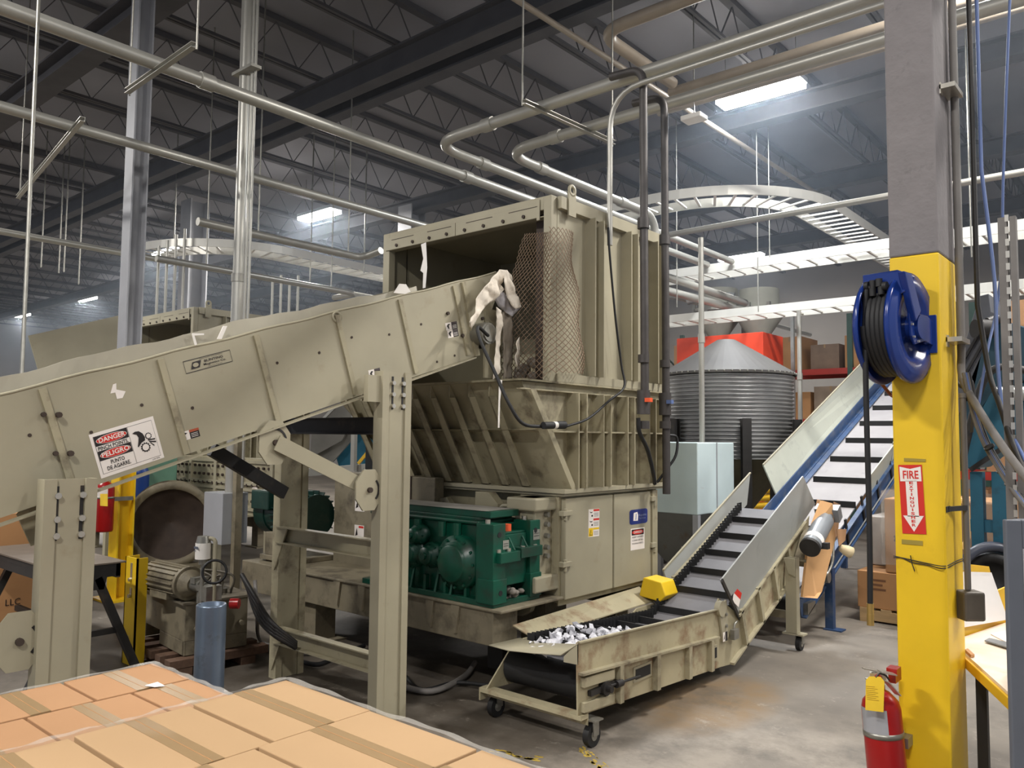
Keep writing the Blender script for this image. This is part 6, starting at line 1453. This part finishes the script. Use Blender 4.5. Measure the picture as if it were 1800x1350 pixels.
b = MB(); z_ = pd(1523, 1055, 3.27).z; b.cyl((hx.x, hx.y, z_-.03), (hx.x, hx.y, z_+.01), .013, n=12); b.cyl((hx.x, hx.y, z_-.075), (hx.x, hx.y, z_-.03), .015, n=6); build('hose_fitting', b, mat('brass', (190, 160, 96), .35, .8), rl)
b = MB(); b.tube(smooth_path([pd(1504, 596, 3.5), pd(1512, 625, 3.5), pd(1535, 655, 3.55), pd(1566, 694, 3.62), V((-.985, 3.75, 1.90))]), .008, 8); build('feed_hose', b, mat('red_brown_hose', (120, 62, 44), .5), rl)

# conduits and cables beside the column
XJ = CXR+.03
b = MB()
def colpipe(pts, r, mt_, lab, cat='conduit', seg=10): 
    b = MB(); b.tube(pts, r, seg); return tag(build('conduit' if cat == 'conduit' else 'cable', b, mt_), lab, cat)
colpipe([(XJ, 3.88, 6.5), (XJ, 3.88, 2.15)]+smooth_path([(XJ, 3.88, 2.1), (XJ+.0, 3.88, 1.98), (XJ+.06, 3.8, 1.86), (XJ+.2, 3.6, 1.66), (XJ+.38, 3.3, 1.46)], 6), .016, CABLEG, 'grey conduit strapped to the right side of the big column, curving away to the right')
colpipe([(XJ+.05, 3.97, 6.5), (XJ+.05, 3.97, 2.4)]+smooth_path([(XJ+.05, 3.97, 2.3), (XJ+.09, 3.95, 2.0), (XJ+.14, 3.85, 1.86), (XJ+.25, 3.6, 1.6), (XJ+.42, 3.3, 1.36)], 6), .011, BLKST, 'black cable hanging beside the grey conduit of the big column', 'cable')
colpipe([(XJ+.085, 3.97, 6.5), (XJ+.08, 3.97, 3.0)]+smooth_path([(XJ+.08, 3.97, 2.9), (XJ+.12, 3.95, 2.4), (XJ+.13, 3.9, 2.05), (XJ+.16, 3.85, 1.8), (XJ+.30, 3.55, 1.56), (XJ+.45, 3.25, 1.34)], 6), .008, CABLEB, 'blue-grey cable bundled with black cable at the right of the big column', 'cable')
for z, nm in ((3.22, 0), (2.12, 1)):
    b = MB(); b.box((CXR, 3.74, z), (XJ+.03, 3.90, z+.02)); b.box((CXR, 3.74, z-.02), (CXR+.005, 3.78, z+.03)); tag(build('pipe_clamp', b, CHROME), ('upper', 'lower')[nm]+' clamp holding the grey conduit to the column side', 'clamp')
vx = pd(1703, 1000, 3.35)
t = thing('hanging_outlet_box', (vx.x, vx.y, 1.0), 'dirty grey outlet box on a drop conduit beside the yellow column', 'outlet box')
b = MB(); zt8 = pd(1697, 690, 3.35).z; b.cyl((vx.x-.005, vx.y, pd(1703, 1036, 3.35).z), (vx.x-.005, vx.y, zt8), .0125, n=12); b.cyl((vx.x-.005, vx.y, zt8-.02), (vx.x-.005, vx.y, zt8+.0), .016); build('drop_conduit', b, CABLEG, t)
b = MB(); bc = pd(1705, 1064, 3.33); b.obox(bc, RGT*.045, V((-RGT.y, RGT.x, 0))*.04, V((0, 0, .06))); ob_ = build('box_body', b, mat('dirty_box', (92, 86, 78), .55, .2, .15, 12), t, .01)
b = MB(); 
for dz in (-.03, .0, .03): q = bc+RGT*.046; b.obox(q+V((0, 0, dz)), RGT*.001, V((-RGT.y, RGT.x, 0))*.015, V((0, 0, .011)))
build('sockets', b, PIPEW, ob_)
b = MB(); z_ = pd(1690, 893, 3.35).z; b.box((CXR, 3.66, z_-.012), (CXR+.004, 3.72, z_+.012)); b.bar(V((CXR, 3.69, z_)), V((vx.x, vx.y, z_)), .012, .02); build('standoff_clamp', b, BLKST, t)
# perforated strut pair
t = thing('perforated_strut', (-.54, 3.9, 0), 'pair of upright perforated strut channels at the right edge', 'strut')
ua, ub = py(1771, 700, 3.75), py(1789, 700, 3.75)
b = MB(); b.box((ua.x-.016, 3.75, 1.15), (ua.x+.016, 3.79, 2.62)); b.box((ub.x-.01, 3.75, 1.15), (ub.x+.012, 3.79, 2.62)); st_ = build('strut_channel', b, CABLEG, t)
b = MB(); z = 1.2
while z < 2.6: b.box((ub.x-.026, 3.748, z), (ub.x-.012, 3.75, z+.028)); z += .05
each('strut_slot', b, CHROME, st_)
b = MB(); b.box((ua.x-.03, 3.75, 0), (ub.x+.03, 3.80, 1.15)); build('strut_base', b, GREYD, t)
cable([pd(1775, 0, 3.6), pd(1768, 180, 3.6), pd(1763, 330, 3.6), pd(1761, 450, 3.6), pd(1752, 540, 3.6), pd(1735, 620, 3.5), pd(1722, 700, 3.45), pd(1716, 745, 3.4)], .006, CABLEB, 'single blue cable hanging from the roof at the right edge')
# cable bundle toward lower right with ties
t = thing('cable_bundle', pd(1716, 740, 3.4), 'tied bundle of grey and blue cables drooping to the lower right corner of the hall', 'cable bundle')
for k in range(4):
    b = MB(); o = .011*k-.016; b.tube(smooth_path([pd(1694+k*3, 655, 3.4), pd(1708+k*3, 720, 3.38), pd(1727+k*3, 775, 3.34), pd(1752+k*3, 820, 3.28), pd(1778+k*3, 860, 3.2), pd(1812+k*3, 905, 3.1)]), .008, 7); build('cable_strand', b, (CABLEG, CABLEB, CABLEG, BLKST)[k], t)
for x_, y_ in ((1736, 786), (1758, 826), (1772, 848)): b = MB(); q = pd(x_+3, y_, 3.3); b.cyl(q-(RGT*.6-UPV*.8)*.004, q+(RGT*.6-UPV*.8)*.004, .022, n=12); build('cable_tie', b, BLACK, t)
cable([pd(1668, 500, 3.75), pd(1672, 640, 3.75), pd(1690, 680, 3.7), pd(1706, 668, 3.7), pd(1712, 700, 3.7), pd(1708, 760, 3.7)], .008, BLKST, 'black cable looping over behind the drop conduit right of the column')

# ================================================================== YELLOW TABLE
tb = thing('yellow_table', (-.7, 4.0, 0), 'yellow-edged table with a whitish board top, right of the yellow column', 'table')
c0_, c1_, c2_ = pz(1668, 1125, .78), pz(1765, 1092, .78), pz(1770, 1218, .78)
c0_.z = c1_.z = c2_.z = 0
ea = (c1_-c0_); eb = (c2_-c0_); ea = ea.normalized(); eb2 = V((ea.y, -ea.x, 0)); eb2 = eb2 if eb2.dot(eb) > 0 else -eb2
eb = eb.normalized()
La, Lb = 1.0, 1.0
Q = [c0_, c0_+ea*La, c0_+ea*La+eb*Lb, c0_+eb*Lb]
b = MB(); b.prism([q+V((0, 0, .72)) for q in Q], (0, 0, .045)); build('table_frame', b, YELD, tb, .004)
ins = [Q[0]+(ea+eb)*.015, Q[1]-ea*.02+eb*.02, Q[2]-(ea+eb)*.02, Q[3]+ea*.02-eb*.02]
b = MB(); b.prism([q+V((0, 0, .765)) for q in ins], (0, 0, .012)); build('board_top', b, WOODT, tb)
for f, g in ((.08, .38), (.92, .1), (.1, .92), (.9, .9)):
    b = MB(); q = c0_+ea*La*f+eb*Lb*g; b.box((q.x-.02, q.y-.02, 0), (q.x+.02, q.y+.02, .72)); build('leg', b, BLKST, tb)
b = MB(); hh2 = .14; b.prism([Q[0]+V((0, 0, .765)), Q[1]+V((0, 0, .765)), Q[1]+V((0, 0, .765+hh2+.05))-eb*.03, Q[0]+V((0, 0, .765+hh2))-eb*.03], -eb*.02); build('back_panel', b, YELD, tb)
# clipboard with papers
def on_back(f, h_, off=0): return Q[0]+ea*La*f+V((0, 0, .765+h_))-eb*.03*(h_/.2)+eb*(.003+off)
t = thing('clipboard', on_back(.2, .02), 'clipboard with white papers leaning on the back of the yellow table', 'clipboard')
b = MB(); b.prism([on_back(.04, .10, .004), on_back(.60, .02, .03), on_back(.5, .30, .004), on_back(.06, .36, .0)], eb*.004); build('board', b, YELD, t)
b = MB(); b.prism([on_back(.03, .06, .012), on_back(.66, .03, .04), on_back(.52, .27, .012), on_back(.05, .32, .008)], eb*.002); build('papers', b, PAPER, t)
b = MB(); b.prism([on_back(.08, .32, .014), on_back(.22, .31, .014), on_back(.2, .35, .01), on_back(.1, .36, .01)], eb*.006); build('clip', b, CHROME, t)
t = thing('paper_sheet', c0_+V((0, 0, .78)), 'crumpled plastic-sleeved papers lying on the white table board', 'paper')
b = MB(); s0 = c0_+ea*.38+eb*.12+V((0, 0, .779)); b.prism([s0, s0+ea*.22+eb*.05, s0+ea*.25+eb*.32, s0+ea*.06+eb*.30], (0, 0, .004)); build('sheet', b, PAPER, t)
s1 = c0_+ea*.25+eb*.2+V((0, 0, .784)); b = MB(); b.prism([s1, s1+ea*.06-eb*.01, s1+ea*.2+eb*.2, s1+ea*.12+eb*.22], (0, 0, .006)); tag(build('grey_tool', b, GREYM), 'grey scraper lying on the papers of the yellow table', 'tool')
s2 = c0_+ea*.02+eb*.23+V((0, 0, .7795)); b = MB(); b.prism([s2, s2+eb*.09, s2+ea*.03+eb*.10, s2+ea*.03+eb*.0], (0, 0, .012)); tag(build('scraper_blade', b, CARDD), 'small brown scrap at the front edge of the white table board', 'scrap')

# grey steel frame at the right edge
fx = pd(1782, 1130, 2.5)
t = thing('steel_gate', (fx.x, fx.y, 0), 'grey steel gate frame cut off by the right edge of the picture', 'frame')
L0 = pd(1765, 915, 2.5); L1 = pd(1800, 930, 2.5); wv = (pd(1801, 1100, 2.5)-pd(1766, 1100, 2.5)); wv.z = 0; fd = V((-wv.y, wv.x, 0)).normalized()
base_ = pd(1766, 1100, 2.5); base_.z = 0
b = MB(); base_ += wv*.22; b.prism([base_, base_+wv*.82, base_+wv*.82+fd*.02, base_+fd*.02], (0, 0, L0.z)); build('frame_post', b, GREYD, t, .004)
b = MB(); b.prism([base_+wv*.82+V((0, 0, L0.z-.09)), base_+wv*8+V((0, 0, L0.z-.09)), base_+wv*8+V((0, 0, L0.z-.0)), base_+wv*.82+V((0, 0, L0.z-.0))], fd*.05); b.prism([base_+wv*.82+V((0, 0, .15)), base_+wv*8+V((0, 0, .15)), base_+wv*8+V((0, 0, .3)), base_+wv*.82+V((0, 0, .3))], fd*.05); build('frame_rail', b, GREYD, t, .004)
b = MB(); b.prism([base_+wv*.82+V((0, 0, .3)), base_+wv*8+V((0, 0, .3)), base_+wv*8+V((0, 0, L0.z-.09)), base_+wv*.82+V((0, 0, L0.z-.09))], fd*.03); build('frame_panel', b, mat('pale_panel', (168, 168, 172), .5), t)

# ================================================================== TEAL CONVEYOR
YT = 7.4
t = thing('teal_conveyor', (py(1740, 800, YT).x, YT, 0), 'teal inclined conveyor machine seen to the right of the yellow column', 'conveyor')
def tp(x, y, Y=YT): return py(x, y, Y)
b = MB(); b.prism([tp(1688, 770), tp(1740, 690), tp(1840, 660), tp(1840, 720), tp(1712, 824), tp(1690, 822)], (0, .7, 0)); build('lower_housing', b, TEAL, t, .01)
b = MB(); b.prism([tp(1684, 640), tp(1722, 520), tp(1738, 516), tp(1742, 548), tp(1712, 690), tp(1684, 730)], (0, .6, 0)); build('upper_side', b, mat('dark_grey_panel', (86, 88, 94), .5, .1), t, .006)
b = MB(); b.prism([tp(1690, 700), tp(1728, 610), tp(1752, 560), tp(1838, 585), tp(1838, 655), tp(1745, 690), tp(1700, 770)], (0, .5, 0)); build('middle_housing', b, mat('deep_teal', (18, 62, 80), .5, 0, .1, 5), t, .01)
b = MB(); b.bar(tp(1706, 826, YT-.02), tp(1840, 735, YT-.02), .04, .035); b.bar(tp(1690, 640, YT-.02), tp(1735, 560, YT-.02), .02, .02); b.bar(tp(1690, 670, YT-.02), tp(1738, 585, YT-.02), .02, .02); each('edge_rail', b, BLKST, t)
for x_, w_ in ((1700, .09), (1738, .12)):
    q = tp(x_, 830); b = MB(); b.box((q.x, YT+.1, 0), (q.x+w_, YT+.22, q.z)); build('leg', b, TEAL, t)
q0, q1 = tp(1700, 925), tp(1800, 925); b = MB(); b.box((q0.x, YT+.12, q0.z-.05), (q1.x, YT+.2, q0.z+.05)); b.box((q0.x, YT+.12, q0.z-.45), (q1.x, YT+.2, q0.z-.38)); build('leg_tie', b, TEAL, t)
q = tp(1733, 578, YT-.15); b = MB(); b.cyl(q-RGT*.09, q+RGT*.05, .075, n=20); b.cyl(q+RGT*.02+V((0, 0, .05)), q+RGT*.1+V((0, 0, .08)), .04, n=12); build('head_motor', b, BLKST, t)
b = MB(); b.tube([tp(1752, 692, YT-.12), tp(1830, 692, YT-.12)], .055, 16); tag(build('silver_duct', b, GALV), 'short silver duct crossing in front of the teal conveyor', 'duct')
cable([tp(1690, 815, YT-.2), tp(1715, 710, YT-.2), tp(1735, 660, YT-.2), tp(1765, 645, YT-.2), tp(1820, 655, YT-.2)], .03, BLKST, 'thick black hose arching over the teal conveyor', 6, 'hose')
# forklift wheel and cream bundle by the table
q = pd(1745, 1010, 6.3); fdir = (EYE-q); fdir.z = 0; fdir.normalize()
t = thing('black_machine', (q.x, q.y, 0), 'black wheeled machine with a round arch behind the yellow table', 'vehicle')
qc = V((q.x, q.y, q.z-.05)); b = MB(); b.lathe([(.0, -.1), (.13, -.1), (.15, .0), (.21, .02), (.22, -.02), (.22, -.2), (0, -.2)], qc, fdir, 32); build('wheel', b, BLACK, t)
b = MB(); n = 16
arcp = [qc+(RGT*math.cos(a_)+V((0, 0, 1))*math.sin(a_))*.27 for a_ in [PI*k/n for k in range(n+1)]]
b.tube(arcp, .04, 8); b.obox(V((qc.x, qc.y, qc.z*.5))-fdir*.25, RGT*.3, fdir*.1, V((0, 0, qc.z*.5))); build('body_arch', b, mat('dark_blue_grey_body', (58, 62, 74), .4), t)
q = pd(1688, 905, 3.9); b = MB(); b.tube(fillet([q+V((-.02, 0, .08)), q+V((.03, 0, .06)), q+V((.03, 0, -.12)), q+V((-.0, 0, -.16))], .04), .012, 8)
tag(build('cream_strap', b, mat('cream_strap_web', (222, 190, 130), .7)), 'cream strap loop hanging behind the right side of the yellow column', 'strap')

# ================================================================== WRAPPED PALLET BEHIND BLUE CONVEYOR
pallet(-2.47, -1.25, 7.97, 9.0, 0, 'pale wooden pallet carrying the wrapped branded boxes, left of the yellow column')
t = thing('cardboard_box', (-1.85, 8.5, .13), 'brown carton base layer on the pale pallet behind the column', 'box')
b = MB(); b.box((-2.49, 7.98, .131), (-1.28, 8.95, .47)); build('carton', b, CARDD, t, .006)
P = Panel(V((-2.36, 7.976, .42)), V((-2.22, 7.976, .42)), V((-2.22, 7.976, .28)), V((-2.36, 7.976, .28)), .004)
for k in range(3): P.rect(0, .75-k*.3, .9-.2*(k % 2), .88-k*.3, 0, 0)
build('box_print', P.mb, [mat('print_brown', (110, 74, 50), .8)], t)
t = thing('cardboard_box', (-1.85, 8.5, .48), 'tall tan box under clear wrap with round logo, behind the blue conveyor', 'box')
b = MB(); b.box((-2.24, 7.99, .475), (-1.3, 8.93, 1.16)); build('carton', b, CARDD, t, .01)
P = Panel(V((-2.22, 7.987, 1.15)), V((-1.32, 7.987, 1.15)), V((-1.32, 7.987, .48)), V((-2.22, 7.987, .48)), .004)
P.ell(.13, .47, .055, .075, 0, 0); P.ell(.13, .47, .033, .045, 1, 1)
for k in range(9): a_ = 2*PI*k/9; P.ell(.13+.055*math.cos(a_), .47+.075*math.sin(a_), .012, .017, 0, 0, 8)
P.text('comtech', .48, .46, .075, 0, 0, .46); P.rect(.3, .22, .5, .25, 0, 0); build('box_print', P.mb, [mat('print_dark', (92, 66, 52), .8), CARDD], t)
b = MB(); random.seed(2); n = 14; 
def wp(u, v): return (-2.262+.98*u, 7.972+.012*math.sin(u*17+v*9), .55+.68*v+(.03*math.sin(u*23) if v > .95 else 0))
vs_ = [wp(i/n, j/8) for j in range(9) for i in range(n+1)]
b.add(vs_, [(j*(n+1)+i, j*(n+1)+i+1, (j+1)*(n+1)+i+1, (j+1)*(n+1)+i) for j in range(8) for i in range(n)], True)
vs_ = [(-2.262-.012*math.sin(j*2), 7.972+.97*i/6, .55+.68*j/8) for j in range(9) for i in range(7)]
b.add(vs_, [(j*7+i, j*7+i+1, (j+1)*7+i+1, (j+1)*7+i) for j in range(8) for i in range(6)], True)
tag(build('clear_wrap', b, CLEAR), 'clear plastic cover over the tall tan box behind the blue conveyor', 'plastic wrap')
b = MB(); b.box((-2.52, 8.4, .475), (-2.27, 8.9, .95)); tag(build('wrapped_box', b, mat('white_wrapped_board', (176, 170, 164), .4), None, .01), 'whitish wrapped box on the pallet between blue conveyor and the tan box', 'box')
# yellow floor paint marks
b = MB(); random.seed(9)
for cxm, cym, ang, L_ in ((905, 1326, .3, .30), (1040, 1332, -.5, .28)):
    c = pz(cxm, cym, 0)
    for k in range(26):
        u = random.uniform(-L_/2, L_/2); v_ = random.uniform(-.03, .03); d_ = V((math.cos(ang), math.sin(ang), 0)); e_ = V((-d_.y, d_.x, 0)); q = c+d_*u+e_*v_
        r1, r2 = random.uniform(.006, .03), random.uniform(.004, .012); q.z = .0012
        b.add([q+d_*r1*math.cos(a_)+e_*r2*math.sin(a_)*random.uniform(.6, 1.2) for a_ in [2*PI*i/7 for i in range(7)]], [tuple(range(7))])
tag(build('paint_mark', b, mat('worn_yellow_paint', (176, 150, 60), .7)), 'worn yellow paint flakes on the concrete in front of the caster', 'paint mark', None, 'stuff')
